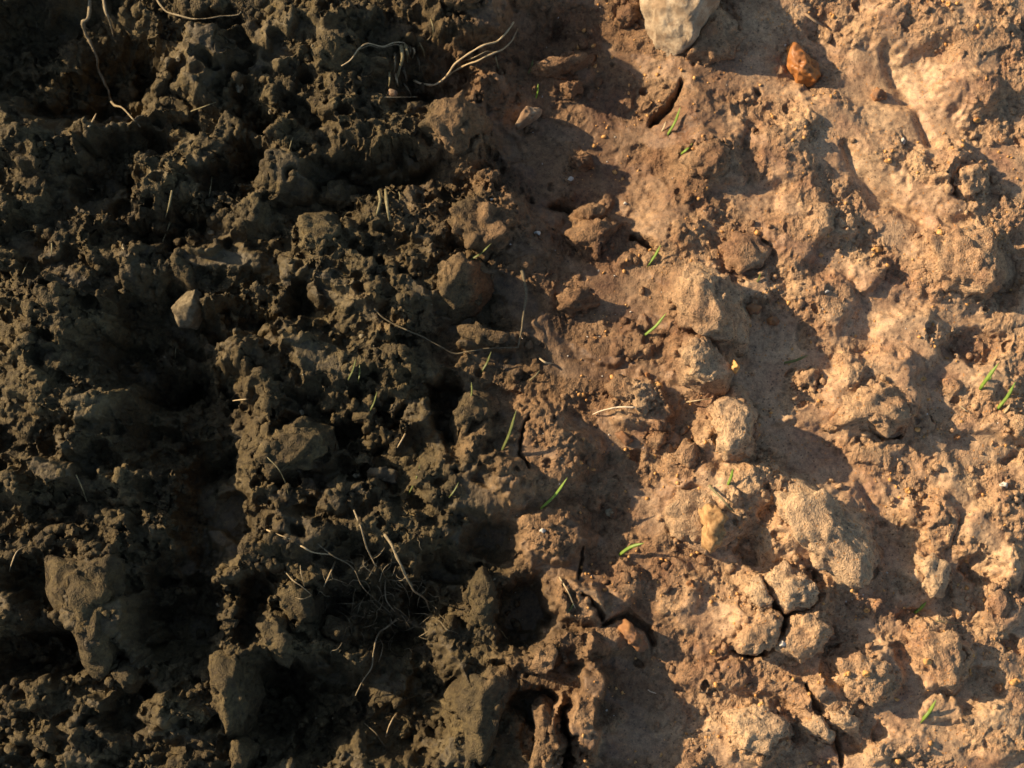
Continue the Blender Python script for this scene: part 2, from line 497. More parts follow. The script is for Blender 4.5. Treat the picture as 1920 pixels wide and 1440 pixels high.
# clay side: raised lumps
for a in [
    (1060, 120, 55, 30, 22), (1130, 420, 50, 55, 22), (1210, 765, 62, 48, 34), (1160, 650, 70, 34, 22), (1330, 300, 70, 55, 24),
    (1460, 280, 60, 60, 22), (1500, 420, 50, 110, 24, 4), (1560, 420, 60, 40, 20), (1640, 740, 105, 80, 40), (1700, 640, 70, 60, 28),
    (1540, 570, 80, 50, 22), (1630, 510, 40, 40, 18), (1700, 50, 110, 55, 26), (1850, 120, 90, 100, 24, 40), (1760, 300, 60, 40, 22),
    (1800, 350, 62, 60, 24), (1870, 410, 50, 40, 20), (1790, 500, 90, 80, 24), (1640, 1260, 62, 62, 34), (1760, 1225, 60, 72, 34),
    (1870, 1010, 70, 90, 34), (1880, 1110, 45, 80, 28), (1740, 1080, 34, 50, 26), (1720, 960, 40, 26, 18), (1760, 980, 30, 60, 20),
    (1470, 1140, 100, 80, 26), (1330, 1150, 60, 80, 16), (1380, 920, 70, 50, 20), (1440, 900, 60, 40, 22), (1530, 990, 100, 100, 26),
    (1420, 1380, 60, 60, 30), (1550, 1330, 60, 50, 26), (1770, 1330, 50, 30, 20), (1870, 1370, 70, 60, 20), (1480, 1290, 80, 30, 18),
    (1330, 1270, 70, 30, 14), (1310, 690, 62, 72, 20), (1325, 575, 70, 75, 20), (1370, 810, 45, 60, 18), (1880, 800, 40, 30, 18),
    (1290, 880, 50, 40, 18), (1860, 720, 60, 20, 14), (1170, 1090, 30, 60, 16), (1160, 1180, 60, 50, 22), (1270, 1100, 50, 60, 14),
    (1290, 440, 30, 40, 14), (1420, 540, 40, 30, 16), (1810, 180, 60, 40, 16), (1590, 690, 30, 40, 14), (1680, 1400, 70, 30, 14),
]:
    mound(a[0], a[1], a[2], a[3], a[4] * 0.8, *a[5:])
# the chain of clods stands on a low ridge
for a in [(1320, 620, 75, 120, 20), (1365, 800, 60, 80, 18), (1320, 950, 90, 70, 16), (1430, 960, 110, 80, 16, 30), (1540, 1030, 110, 90, 18, 35), (1460, 1150, 110, 80, 18)]:
    mound(*a)
# smeared, smooth mud
for a in [
    (1080, 250, 130, 150, 0, 0.35), (1190, 350, 90, 60, 35, 0.6), (1700, 170, 130, 85, 30), (1640, 330, 150, 32, 38), (1660, 600, 80, 50, 15, 0.9), (1500, 800, 70, 40, 0, 1.0),
    (1570, 890, 120, 36, 28, 0.95), (1450, 660, 45, 80, 10, 0.8), (1390, 530, 40, 30, 0, 0.9), (1720, 1370, 100, 40, 20, 0.9),
    (1840, 830, 60, 40, 0, 0.7), (1420, 80, 120, 80, 0, 0.35), (1750, 410, 60, 30, 20, 0.85), (1230, 960, 40, 50, 0, 0.7), (1150, 560, 90, 90, 0, 0.35),
    (1230, 1330, 80, 100, 0, 0.25), (150, 200, 120, 40, 0, 0.9), (400, 900, 50, 120, 0, 0.6), (385, 120, 35, 65, 0, 0.7), (420, 485, 75, 22, 0, 0.8),
    (1010, 1320, 40, 30, 0, 0.8), (1000, 1150, 45, 70, 0, 0.7), (190, 1140, 60, 95, 0, 0.55), (910, 632, 60, 20, 0, 0.8), (740, 320, 70, 25, 0, 0.8),
    (1000, 420, 60, 60, 0, 0.4), (1880, 1330, 60, 40, 0, 0.6), (400, 1000, 50, 50, 0, 0.8), (550, 940, 60, 20, 0, 0.6), (1320, 200, 60, 50, 0, 0.5),
]:
    flat(*a)
_a = UU * 0.88 + VV * 0.47; _b = -UU * 0.47 + VV * 0.88
SM[:] = np.maximum(SM, (0.80 - 0.25 * LEFT) * smooth((n2(_a / 150, _b / 62, 81) + 0.4 * n2(_a / 48, _b / 30, 82) - 0.06 - 0.18 * LEFT) / 0.22))
# troughs pressed into the mud, cracks, holes
groove(T('C', [(1140, 250), (1200, 380), (1290, 540), (1370, 700), (1410, 790)]), 15, 15)
groove(T('C', [(920, 800), (960, 930), (1080, 1060), (1220, 1150), (1350, 1230)]), 17, 18)
groove(T('E', [(1070, 895), (1020, 980), (1003, 1050), (1003, 1130), (1050, 1205)]), 2.6, 26)
groove(T('B', [(1925, 420), (1880, 520), (1830, 590), (1750, 650)]), 7, 46)
groove(T('B', [(1640, 1320), (1700, 1340), (1770, 1400)]), 7, 40)
groove(T('H', [(1355, 200), (1345, 300), (1328, 375)]), 2.6, 26)
groove(T('H', [(1355, 465), (1400, 510), (1440, 545), (1475, 590)]), 4.5, 36)
groove(T('A', [(1105, 140), (1118, 180), (1130, 225)]), 2.6, 22)
groove(T('A', [(1165, 345), (1195, 400), (1240, 390)]), 2.6, 22)
groove(T('I', [(425, 360), (470, 460), (510, 535), (570, 585)]), 3.5, 50)
groove(T('I', [(570, 585), (560, 660), (500, 760), (400, 815), (280, 780)]), 6, 56)
groove(T('I', [(570, 585), (680, 550), (740, 470), (735, 350)]), 5, 50)
groove(T('I', [(690, 960), (740, 1080), (800, 1160), (860, 1220), (890, 1290), (893, 1440)]), 4, 42)
groove(T('I', [(1390, 820), (1440, 900), (1460, 990)]), 2.5, 18)
groove(T('F', [(1060, 965), (1110, 990), (1210, 1000)]), 8, 42)
groove(T('E', [(300, 810), (250, 830), (240, 900), (300, 960), (360, 850)]), 7, 34)
groove(T('B', [(1190, 1110), (1260, 1120), (1320, 1150)]), 8, 36)
groove(T('H', [(1490, 620), (1600, 590), (1720, 660), (1760, 760)]), 7, 34)
groove(T('D', [(140, 1370), (250, 1390), (370, 1340)]), 9, 26)
groove(T('H', [(600, 310), (700, 330), (790, 290)]), 7, 26)
groove(T('H', [(1290, 800), (1340, 850), (1400, 900)]), 16, 26)
groove(T('C', [(420, 490), (450, 505)]), 4, 20)
groove(T('G', [(520, 830), (600, 835), (720, 825)]), 8, 40)

ROUGH = (1 - SM * 0.93) * (0.82 + 0.20 * LEFT)
ROUGH *= 0.72 + 0.75 * smooth(n2(UU / 150, VV / 150, 31) + 0.5)
# crumbs and pits stamped into the crust
core_x = np.where((XS > -1050 * S) & (XS < 1050 * S))[0]
core_y = np.where((YS > -800 * S) & (YS < 810 * S))[0]


def stamp(n, rmin, rmax, kmin, kmax, side, right):
    for _ in range(n):
        i = rng.integers(core_y[0] + 8, core_y[-1] - 8); j = rng.integers(core_x[0] + 8, core_x[-1] - 8)
        if SM[i, j] > 0.5 or rng.random() > right + (1 - right) * LEFT[i, j]:
            continue
        r = rmin + (rmax - rmin) * rng.random() ** 2.5
        k = int(r / 2.15 * 1.5) + 2
        sl = (slice(i - k, i + k + 1), slice(j - k, j + k + 1))
        d = np.hypot((UU[sl] + WU[sl] - UU[i, j] - WU[i, j]) * 0.5 * rng.uniform(0.75, 1.35), (VV[sl] + WV[sl] - VV[i, j] - WV[i, j]) * 0.5) / r
        H[sl] += side * r * rng.uniform(kmin, kmax) * smooth((1.2 - d) / 0.5)


stamp(5600, 3.2, 10.0, 0.8, 1.6, -1, 0.10)
stamp(2400, 4.0, 15.0, 0.35, 0.8, 1, 0.45)

gy, gx = np.gradient(H * S)
gx = gx / np.gradient(XS)[None, :]; gy = gy / np.gradient(YS)[:, None]
nl = np.sqrt(gx * gx + gy * gy + 1)
NX, NY, NZ = -gx / nl, -gy / nl, 1 / nl
pu, pv, pz = UU * (1 - 0.22 * LEFT), VV, H
D = np.zeros_like(UU)
for wl_, al, ar, sd in ((74, 4.5, 6.0, 1), (36, 2.6, 3.0, 2), (18, 2.6, 2.4, 3), (9.5, 3.0, 2.5, 4)):
    amp = ar + (al - ar) * LEFT
    q = n3(pu / wl_, pv / wl_, pz / wl_, sd)
    q2 = n3(pu / wl_ + 5.3, pv / wl_ + 1.7, pz / wl_, sd + 9)
    D += amp * (0.45 * (np.abs(q) * 2.2 - 0.55) + 0.85 * q2)
D += 1.9 * n3(pu / 5.2, pv / 5.2, pz / 5.2, 5)
D += (11 * chips(46, 1) + 6.5 * chips(22, 2) + 3.8 * chips(11, 3)) * (0.45 + 0.55 * LEFT)
CAP = 4.5 + 3.0 * n2(UU / 60, VV / 60, 61)
D = np.where(D > CAP, CAP + (D - CAP) * (0.30 - 0.14 * LEFT), D)      # worn flat tops, open pits
D *= ROUGH
D += (0.8 * n2(UU / 46, VV / 46, 41) + 0.55 * n2(UU / 17, VV / 17, 42) + 0.35 * n2(UU / 8, VV / 8, 43)) * SM
FADE = smooth((3.0 - np.hypot(GX, GY)) / 2.4)
FX = GX + NX * D * S
FY = GY + NY * D * S
FZ = (H * S + NZ * D * S) * FADE
HT = (H + NZ * D)                              # surface height in layout units, for things set on it


HT2 = HT.copy()                                # the same with the clods lying on it


def height(u, v, r=0, bare=False):
    x, y = P(u, v)
    j = min(max(np.searchsorted(XS, x), 1), len(XS) - 2); i = min(max(np.searchsorted(YS, y), 1), len(YS) - 2)
    k = max(0, int(r / 2.15))
    return float((HT if bare else HT2)[i - k:i + k + 1, j - k:j + k + 1].mean())


def grid_mesh(name, X, Y, Z):
    ny, nx = X.shape
    co = np.stack([X, Y, Z], -1).reshape(-1, 3).astype(np.float32)
    idx = np.arange(nx * ny, dtype=np.int32).reshape(ny, nx)
    q = np.stack([idx[:-1, :-1], idx[:-1, 1:], idx[1:, 1:], idx[1:, :-1]], -1).reshape(-1, 4)
    me = bpy.data.meshes.new(name)
    me.vertices.add(len(co)); me.vertices.foreach_set('co', co.ravel())
    me.loops.add(q.size); me.loops.foreach_set('vertex_index', q.ravel())
    me.polygons.add(len(q))
    me.polygons.foreach_set('loop_start', np.arange(0, q.size, 4, dtype=np.int32))
    me.polygons.foreach_set('use_smooth', np.ones(len(q), bool))
    me.update(calc_edges=True)
    return me


def tri_mesh(name, V, F, smooth_=True):
    V = np.asarray(V, np.float32); F = np.asarray(F, np.int32)
    k = F.shape[1]
    me = bpy.data.meshes.new(name)
    me.vertices.add(len(V)); me.vertices.foreach_set('co', V.ravel())
    me.loops.add(F.size); me.loops.foreach_set('vertex_index', F.ravel())
    me.polygons.add(len(F))
    me.polygons.foreach_set('loop_start', np.arange(0, F.size, k, dtype=np.int32))
    me.polygons.foreach_set('use_smooth', np.full(len(F), smooth_, bool))
    me.update(calc_edges=True)
    return me


def link(name, me, mat, parent=None, label=None, cat=None, group=None, kind=None):
    me.materials.append(mat)
    o = bpy.data.objects.new(name, me)
    scene.collection.objects.link(o)
    if parent:
        o.parent = parent
    for k, val in (('label', label), ('category', cat), ('group', group), ('kind', kind)):
        if val:
            o[k] = val
    return o


gm_ = grid_mesh('ground', FX, FY, FZ)
at_ = gm_.attributes.new('smear', 'FLOAT', 'POINT')
at_.data.foreach_set('value', SM.astype(np.float32).ravel())
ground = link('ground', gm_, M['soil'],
              label='rough crumbly ground, earth darkened grey by painted shade passing into orange clay', kind='structure')

# ------------------------------------------------------------------ builders
import bmesh
ICO = {}


def ico(level):
    if level not in ICO:
        bm = bmesh.new()
        bmesh.ops.create_icosphere(bm, subdivisions=level, radius=1.0)
        bm.verts.ensure_lookup_table()
        ICO[level] = (np.array([v.co[:] for v in bm.verts], np.float32),
                      np.array([[v.index for v in f.verts] for f in bm.faces], np.int32))
        bm.free()
    return ICO[level]


def PZ(u, v, z):
    """point z layout units above the ground plane that is seen at (u, v)"""
    a = (u - 960) / FPX; b = (720 - v) / FPX
    d = Vector((a, b * ca + sa, b * sa - ca))
    t = (CAM.z - z * S) / -d.z
    return Vector((CAM.x + d.x * t, CAM.y + d.y * t, z * S))


def ray_radius(poly, c, th):
    """distance from c to the polygon in each direction th"""
    n = len(poly)
    best = np.full(th.shape, 1e9)
    dx, dy = np.cos(th), np.sin(th)
    for i in range(n):
        x0, y0 = poly[i][0] - c[0], poly[i][1] - c[1]
        x1, y1 = poly[(i + 1) % n][0] - c[0], poly[(i + 1) % n][1] - c[1]
        ex, ey = x1 - x0, y1 - y0
        den = dx * ey - dy * ex
        den = np.where(np.abs(den) < 1e-9, 1e-9, den)
        t = (x0 * ey - y0 * ex) / den
        s = (x0 * dy - y0 * dx) / den
        ok = (t > 0) & (s >= -0.001) & (s <= 1.001)
        best = np.where(ok & (t < best), t, best)
    return np.where(best > 1e8, 10.0, best)


BEDDED = []


def lump(name, tile, pts, h, label, cat, mat='soil', level=5, rough=1.0, box=0.72, sink=0.45, tilt=(0, 0), facets=0,
         group=None, lift=0.0, rmin=1.0, flare=0.38):
    """a clod or stone: its plan follows the outline, its top is a boxy, crumbled dome"""
    poly = T(tile, pts)
    cu = sum(p[0] for p in poly) / len(poly); cv = sum(p[1] for p in poly) / len(poly)
    V, F = ico(level)
    rs = np.random.default_rng(int(cu * 7 + cv * 13))
    th_tab = np.linspace(-np.pi, np.pi, 181)
    # layout v runs down, y runs up
    poly2 = [(p[0] - cu, -(p[1] - cv)) for p in poly]
    Rt = ray_radius(poly2, (0, 0), th_tab)
    k = np.array([1, 2, 3, 2, 1.0]); k /= k.sum()
    Rt = np.convolve(np.concatenate([Rt[-3:-1], Rt, Rt[1:3]]), k, 'valid')
    th = np.arctan2(V[:, 1], V[:, 0])
    R = np.interp(th, th_tab, Rt)
    rho = np.sqrt(V[:, 0] ** 2 + V[:, 1] ** 2)
    z = V[:, 2]
    rr = np.where(z < 0, 1.0 + flare * np.abs(z) ** 1.3, rho ** box) if flare else rho ** box
    rr = np.where((z < -0.95), rr * rho / 0.31, rr) if flare else rr
    X = np.cos(th) * R * rr
    Y = np.sin(th) * R * rr
    Z = np.sign(z) * np.abs(z) ** (0.62 + 0.25 * (1 - rough * 0.5)) * h
    Z = np.where(z < 0, Z * 0.8, Z)
    mr = Rt.mean()
    if facets:
        for _ in range(facets):
            n = rs.normal(size=3); n[2] = abs(n[2]) * 0.9 + 0.15
            n /= np.linalg.norm(n)
            q = (X * n[0] + Y * n[1] + Z * n[2])
            lim = q.max() * rs.uniform(0.66, 0.9)
            ex = np.maximum(q - lim, 0)
            X -= n[0] * ex * 0.92; Y -= n[1] * ex * 0.92; Z -= n[2] * ex * 0.92
    nx, ny, nz = X / mr, Y / mr, Z / max(h, 1) * 1.1
    ln = np.sqrt(nx * nx + ny * ny + nz * nz) + 1e-6
    nx, ny, nz = nx / ln, ny / ln, nz / ln
    o1, o2, o3 = rs.uniform(0, 90, 3)
    d = np.zeros(len(X))
    for w, a in ((mr * 1.1, mr * 0.17), (mr * 0.5, mr * 0.12), (30, 6.5), (15, 4.8), (8, 3.2), (5, 1.6)):
        if w > mr * 1.2:
            continue
        q = n3(X / w + o1, Y / w + o2, Z / w + o3, 1)
        d += a * (0.6 * (np.abs(q) * 2.2 - 0.5) + 0.6 * q) * max(rough, rmin)
    # pits
    for _ in range(int(34 * min(1.6, mr / 40))):
        i = rs.integers(len(X))
        if V[i, 2] < 0.1:
            continue
        r = rs.uniform(2.0, 5.0) if rs.random() < 0.8 else rs.uniform(4.0, 8.0)
        dd = np.sqrt((X - X[i]) ** 2 + (Y - Y[i]) ** 2 + (Z - Z[i]) ** 2) / r
        d -= r * 0.9 * smooth((1.2 - dd) / 0.7)
    X = X + nx * d; Y = Y + ny * d; Z = Z + nz * d
    Z = Z + X * tilt[0] + Y * tilt[1]
    if cat == 'clay clod':
        Z = Z * 0.76
    if cat in ('clay clod', 'earth clod'):
        BEDDED.append((cu, cv, mr))
    g = height(cu, cv, mr * 0.55, bare=cat in ('clay clod', 'earth clod'))
    zc = g + lift - h * sink * 0.35
    x0, y0 = P(cu, cv)
    if cat in ('clay clod', 'earth clod'):
        jj = np.clip(np.searchsorted(XS, x0 + X * S), 2, len(XS) - 3); ii = np.clip(np.searchsorted(YS, y0 + Y * S), 2, len(YS) - 3)
        for oi in (-1, 0, 1):
            for oj in (-1, 0, 1):
                np.maximum.at(HT2, (ii + oi, jj + oj), (zc + Z).astype(HT2.dtype))
    me = tri_mesh(name, np.stack([X, Y, Z], 1) * S, F)
    o = link(name, me, M[mat] if isinstance(mat, str) else mat, None, label, cat, group)
    o.location = (x0, y0, zc * S)
    return o


def spline(pts, n):
    pts = np.asarray(pts, float)
    p = np.vstack([2 * pts[0] - pts[1], pts, 2 * pts[-1] - pts[-2]])
    m = len(pts) - 1
    t = np.linspace(0, m, n)
    i = np.minimum(t.astype(int), m - 1)
    f = (t - i)[:, None]
    a, b, c, d = p[i], p[i + 1], p[i + 2], p[i + 3]
    return 0.5 * (2 * b + (c - a) * f + (2 * a - 5 * b + 4 * c - d) * f ** 2 + (3 * b - a - 3 * c + d) * f ** 3)


def tube_arrays(Q, rad, sides=7, flatx=1.0, flatz=1.0, up=None):
    """closed tube along Q (n,3) in metres, radius per point"""
    n = len(Q)
    tan = np.gradient(Q, axis=0)
    tan /= np.linalg.norm(tan, axis=1, keepdims=True) + 1e-12
    ref = np.array([0, 0, 1.0]) if up is None else up
    sx = np.cross(tan, ref); sl = np.linalg.norm(sx, axis=1, keepdims=True)
    sx = np.where(sl < 1e-3, np.array([[1.0, 0, 0]]), sx / (sl + 1e-12))
    sz = np.cross(sx, tan)
    an = np.linspace(0, 2 * np.pi, sides, endpoint=False)
    V = (Q[:, None] + (np.cos(an)[None, :, None] * sx[:, None] * flatx + np.sin(an)[None, :, None] * sz[:, None] * flatz)
         * rad[:, None, None]).reshape(-1, 3)
    F = []
    for i in range(n - 1):
        for j in range(sides):
            k = (j + 1) % sides
            F.append((i * sides + j, i * sides + k, (i + 1) * sides + k)); F.append((i * sides + j, (i + 1) * sides + k, (i + 1) * sides + j))
    a = len(V); V = np.vstack([V, Q[0], Q[-1]])
    for j in range(sides):
        k = (j + 1) % sides
        F.append((a, k, j)); F.append((a + 1, (n - 1) * sides + j, (n - 1) * sides + k))
    return V, np.array(F)


def lay(tile, pts, r0, r1, lift=0.0, hug=0.7, jit=0.8, n=None):
    """centre line lying over the ground, bridging the hollows"""
    r0, r1, lift = r0 * 0.88, r1 * 0.68, lift * 1.2
    pp = T(tile, pts)
    L_ = sum(math.dist(pp[i], pp[i + 1]) for i in range(len(pp) - 1))
    n = n or max(8, int(L_ / 5))
    q = spline(pp, n)
    rs = np.random.default_rng(int(pp[0][0] * 3 + pp[0][1] * 5))
    s = np.arange(n)
    q[:, 0] += jit * n2(s / 4.0, s * 0 + rs.uniform(0, 99), 2)
    q[:, 1] += jit * n2(s / 4.0, s * 0 + rs.uniform(0, 99), 3)
    g = np.array([height(u, v, 3) for u, v in q])
    # bridge: hull of the ground seen from above, softened
    top = g.copy()
    k = max(2, n // 5)
    for i in range(n):
        top[i] = g[max(0, i - k):i + k + 1].max() * 0.55 + g[max(0, i - k):i + k + 1].mean() * 0.45
    ker = np.hanning(2 * (k // 2) + 3); ker /= ker.sum()
    pad = len(ker) // 2
    top = np.convolve(np.pad(top, pad, 'edge'), ker, 'valid')
    rad = np.linspace(r0, r1, n)
    z = np.maximum(top * (1 - hug) + g * hug, g) + rad * 0.7 + lift * np.sin(np.pi * np.linspace(0, 1, n))
    Q = np.array([PZ(q[i, 0], q[i, 1], z[i]) for i in range(n)])
    rad = rad * (1 + 0.35 * n2(s / 2.2, s * 0 + rs.uniform(0, 99), 4))
    return Q, rad * S


def strand(name, tile, pts, r0, r1, mat, label=None, cat=None, parent=None, group=None, lift=0.0, hug=0.5, jit=0.8, flat_=1.0):
    Q, rad = lay(tile, pts, r0, r1, lift, hug, jit)
    base = np.array(Q[0])
    V, F = tube_arrays(Q, rad, 7, 1.0, flat_)
    if parent is not None:
        me = tri_mesh(name, V - np.array(parent.location), F)
        return link(name, me, M[mat], parent)
    me = tri_mesh(name, V - base, F)
    o = link(name, me, M[mat], None, label, cat, group)
    o.location = base
    return o


def blade(tile, pts, w, mat, label, rise=0.75, name='grass_blade', cat='grass blade', group=None):
    """a leaf standing out of the soil: first point is the base, last the tip"""
    pp = T(tile, pts)
    L_ = sum(math.dist(pp[i], pp[i + 1]) for i in range(len(pp) - 1))
    if len(pp) == 2:
        (a, b), (c, d) = pp
        a, b = a - (c - a) * 0.12, b - (d - b) * 0.12
        c, d = c + (c - a) * 0.1, d + (d - b) * 0.1
        pp = [(a, b), (c, d)]
        mx, my = (a + c) / 2, (b + d) / 2
        nxn, nyn = -(d - b) * 0.05, (c - a) * 0.05
        pp = [pp[0], (mx + nxn, my + nyn), pp[1]]
    q = spline(pp, 12)
    g0 = height(pp[0][0], pp[0][1], 2)
    t = np.linspace(0, 1, 12)
    gs = np.array([height(u, v, 1) for u, v in q])
    z = np.maximum(g0 - 2 + rise * L_ * (t ** 0.85), np.where(t > 0.1, gs + 1.5, -1e9))
    Q = np.array([PZ(q[i, 0], q[i, 1], z[i]) for i in range(12)])
    rad = w * 0.42 * S * np.minimum(1, np.minimum(0.75 + 2 * t, 0.12 + 3.2 * (1 - t)))
    up = np.array([-0.45, 0.1, 0.8])
    V, F = tube_arrays(Q, rad, 6, 1.0, 0.28, up)
    base = np.array(Q[0])
    o = link(name, tri_mesh(name, V - base, F), M[mat], None, label, cat, group)
    o.location = base
    return o


def pebble(u, v, rx, ry, mat, label, rot=0.0, h=None, cat='pebble', name='pebble', group=None):
    c, s = math.cos(math.radians(rot)), math.sin(math.radians(rot))
    pts = []
    rs = random.Random(int(u * 3 + v))
    for i in range(8):
        a = i * math.pi / 4
        k = rs.uniform(0.85, 1.15)
        x, y = rx * k * math.cos(a), ry * k * math.sin(a)
        pts.append((u + x * c - y * s, v + x * s + y * c))
    return lump(name, 'Z', pts, h or min(rx, ry) * 0.95, label, cat, mat, level=3, rough=0.35, box=0.85, sink=-1.6, facets=3, group=group, rmin=0.2, flare=0)


# ------------------------------------------------------------------ clods on the dark side
CL = 'soil_clod'; EC = 'earth clod'
lump(CL, 'B', [(435, 760), (520, 650), (560, 580), (660, 560), (760, 620), (810, 690), (770, 770), (710, 860), (650, 900), (590, 870), (550, 810)], 62,
     'grey-brown angular earth clod lying just below the forked pale root', EC, facets=5)
lump(CL, 'B', [(600, 1260), (640, 1150), (760, 1110), (900, 1150), (990, 1260), (950, 1350), (880, 1430), (760, 1440), (620, 1340)], 52,
     'knobbly grey clod with white grit on its right shoulder, above the rust-edged clod', EC, rough=1.35, facets=2)
lump(CL, 'E', [(540, 160), (560, 60), (640, 10), (740, 40), (810, 110), (820, 190), (760, 270), (650, 330), (570, 260)], 52,
     'pitted earth clod with a rust-brown right edge beside the dark upright stick', EC, 'rust_soil', rough=1.1, facets=3)
lump(CL, 'Z', [(548, 440), (570, 410), (620, 405), (648, 440), (632, 470), (580, 476)], 36,
     'smooth low dark clod up and right of the pale angular stone', EC, level=4, rough=0.7, facets=4)
lump(CL, 'Z', [(602, 345), (630, 330), (668, 342), (672, 374), (635, 388), (606, 372)], 34,
     'small dark round clod left of the two straw stubs', EC, level=4, facets=3)
lump(CL, 'B', [(540, 60), (610, 10), (760, -20), (830, 30), (770, 110), (660, 135), (590, 105)], 50,
     'broad dark clod at the top edge, above the forked pale root', EC, facets=3)
lump(CL, 'G', [(1170, 830), (1220, 770), (1300, 775), (1390, 880), (1425, 1010), (1370, 1150), (1340, 1260), (1310, 1340), (1290, 1260), (1210, 1110)], 74,
     'tall narrow grey clod standing alone in the black hollow near the bottom', EC, rough=1.0, facets=5, box=0.8, lift=52)
lump(CL, 'G', [(1310, 1290), (1370, 1290), (1430, 1350), (1390, 1440), (1320, 1450), (1305, 1370)], 46,
     'small grey clod at the bottom edge under the tall narrow clod', EC, level=4, lift=34)
lump(CL, 'G', [(635, 920), (670, 870), (750, 870), (785, 940), (740, 1000), (670, 990)], 38,
     'small faceted clod under the lower tip of the flat pale slab', EC, level=4, rough=0.7, facets=4)
lump(CL, 'G', [(330, 330), (420, 250), (560, 240), (650, 300), (670, 430), (655, 600), (640, 760), (560, 820), (510, 790), (470, 660), (350, 520)], 40,
     'large flat-topped grey slab of earth at lower left, brightest face of the dark side', EC, rough=1.3, facets=5, box=0.55, lift=-8)
lump(CL, 'G', [(1525, 440), (1570, 400), (1650, 385), (1750, 450), (1770, 570), (1690, 640), (1590, 570)], 50,
     'rounded grey clod with thin rootlets over it, left of the root tangle', EC, level=4, rough=1.0, facets=3)
lump(CL, 'G', [(1465, 650), (1520, 595), (1580, 620), (1650, 710), (1640, 790), (1560, 805), (1480, 720)], 42,
     'small crumbly clod directly below the rounded rootlet-covered clod', EC, level=4, rough=1.2)
lump(CL, 'G', [(1785, 680), (1840, 590), (1910, 590), (1960, 690), (1930, 770), (1860, 740)], 42,
     'small bright clod just left of the root tangle in the dark hollow', EC, level=4, rough=1.2)
lump(CL, 'H', [(725, 380), (790, 305), (850, 370), (875, 500), (855, 600), (790, 645), (735, 590)], 60,
     'upright loaf-shaped grey clod with a wide smooth shadowed hollow on its right', EC, rough=0.7, box=0.62)
lump(CL, 'H', [(655, 1050), (760, 930), (900, 880), (990, 840), (1030, 890), (1000, 960), (940, 1060), (880, 1180), (870, 1280), (800, 1400), (740, 1340), (690, 1200)], 66,
     'large wedge-shaped grey clod tapering downwards at the bottom middle', EC, rough=0.9, facets=3, box=0.62)
lump(CL, 'H', [(1045, 890), (1080, 780), (1160, 740), (1235, 770), (1225, 850), (1140, 910)], 40,
     'small pitted clod with a cracked top beside the wedge-shaped clod', EC, level=4, rough=0.8, facets=3)
lump(CL, 'H', [(1075, 1130), (1130, 1095), (1190, 1150), (1160, 1260), (1180, 1340), (1120, 1440), (1050, 1450), (1080, 1330), (1100, 1220)], 58,
     'narrow knotted ridge of earth at the bottom edge, right of the wedge-shaped clod', EC, level=5, rough=1.0)
lump(CL, 'D', [(1480, 1140), (1560, 1010), (1700, 960), (1830, 1010), (1850, 1100), (1770, 1180), (1640, 1210), (1530, 1260)], 46,
     'rounded crumbly dark clod in the middle of the left half, hollow on its left', EC, rough=1.15)
lump(CL, 'E', [(650, 960), (680, 820), (730, 785), (830, 820), (860, 900), (800, 970), (740, 960), (700, 1060), (670, 1050)], 48,
     'hooked narrow clod left of the long curved olive leaf', EC, level=5, rough=0.9)
lump(CL, 'A', [(1070, 800), (1100, 780), (1180, 770), (1260, 790), (1300, 830), (1240, 860), (1150, 850), (1080, 840)], 30,
     'row of crumbs forming a small knobbly clod in the dark upper left', EC, level=4, rough=1.8)

# ------------------------------------------------------------------ clods on the clay side
lump(CL, 'E', [(1200, 240), (1260, 200), (1390, 205), (1460, 235), (1430, 285), (1320, 315), (1240, 305)], 40,
     'small tan block of clay alone in the smooth shadowed middle', 'clay clod', level=4, rough=0.9, facets=4, box=0.6, flare=0, lift=22)
lump(CL, 'Z', [(1260, 565), (1272, 522), (1308, 511), (1345, 530), (1372, 560), (1394, 600), (1390, 640), (1350, 650), (1310, 642), (1275, 612)], 66,
     'big tan clay clod with a lit crest, topmost of the vertical row of three', 'clay clod', 'dry_soil', rough=0.85, facets=4, lift=20)
lump(CL, 'F', [(-35, 570), (10, 490), (100, 470), (165, 520), (230, 640), (210, 730), (100, 750), (20, 705)], 52,
     'tan clay clod in the middle of the vertical row of three, pink chip on it', 'clay clod', 'dry_soil', rough=0.9, facets=3, lift=20)
lump(CL, 'F', [(162, 860), (260, 822), (350, 855), (385, 920), (360, 1040), (290, 1130), (230, 1145), (180, 1085), (182, 960)], 54,
     'grainy oval clay clod, lowest of the vertical row of three', 'clay clod', 'dry_soil', rough=0.9, box=0.7, lift=20)
lump(CL, 'E', [(1710, 1020), (1760, 965), (1835, 985), (1840, 1035), (1780, 1095), (1725, 1065)], 32,
     'small rounded clod under the white rootlet, upper of two', 'clay clod', level=4, rough=0.6, flare=0)
lump(CL, 'Z', [(1264, 850), (1280, 826), (1307, 832), (1310, 862), (1290, 884), (1270, 874)], 32,
     'small rounded clod under the white rootlet, lower of two', 'clay clod', level=4, rough=0.6, flare=0)
lump(CL, 'Z', [(1245, 960), (1268, 918), (1330, 913), (1378, 950), (1372, 1000), (1322, 1032), (1268, 1012)], 40,
     'broad smooth clay clod with a chip of brown wood stuck in it', 'clay clod', 'dry_soil', rough=0.6)
lump(CL, 'Z', [(1445, 935), (1485, 888), (1520, 905), (1560, 960), (1610, 1000), (1638, 1040), (1630, 1085), (1590, 1102), (1545, 1080), (1500, 1040), (1462, 990)], 70,
     'largest tan clay clod of the lower right, long and lying on a slant', 'clay clod', 'dry_soil', rough=1.5, facets=5)
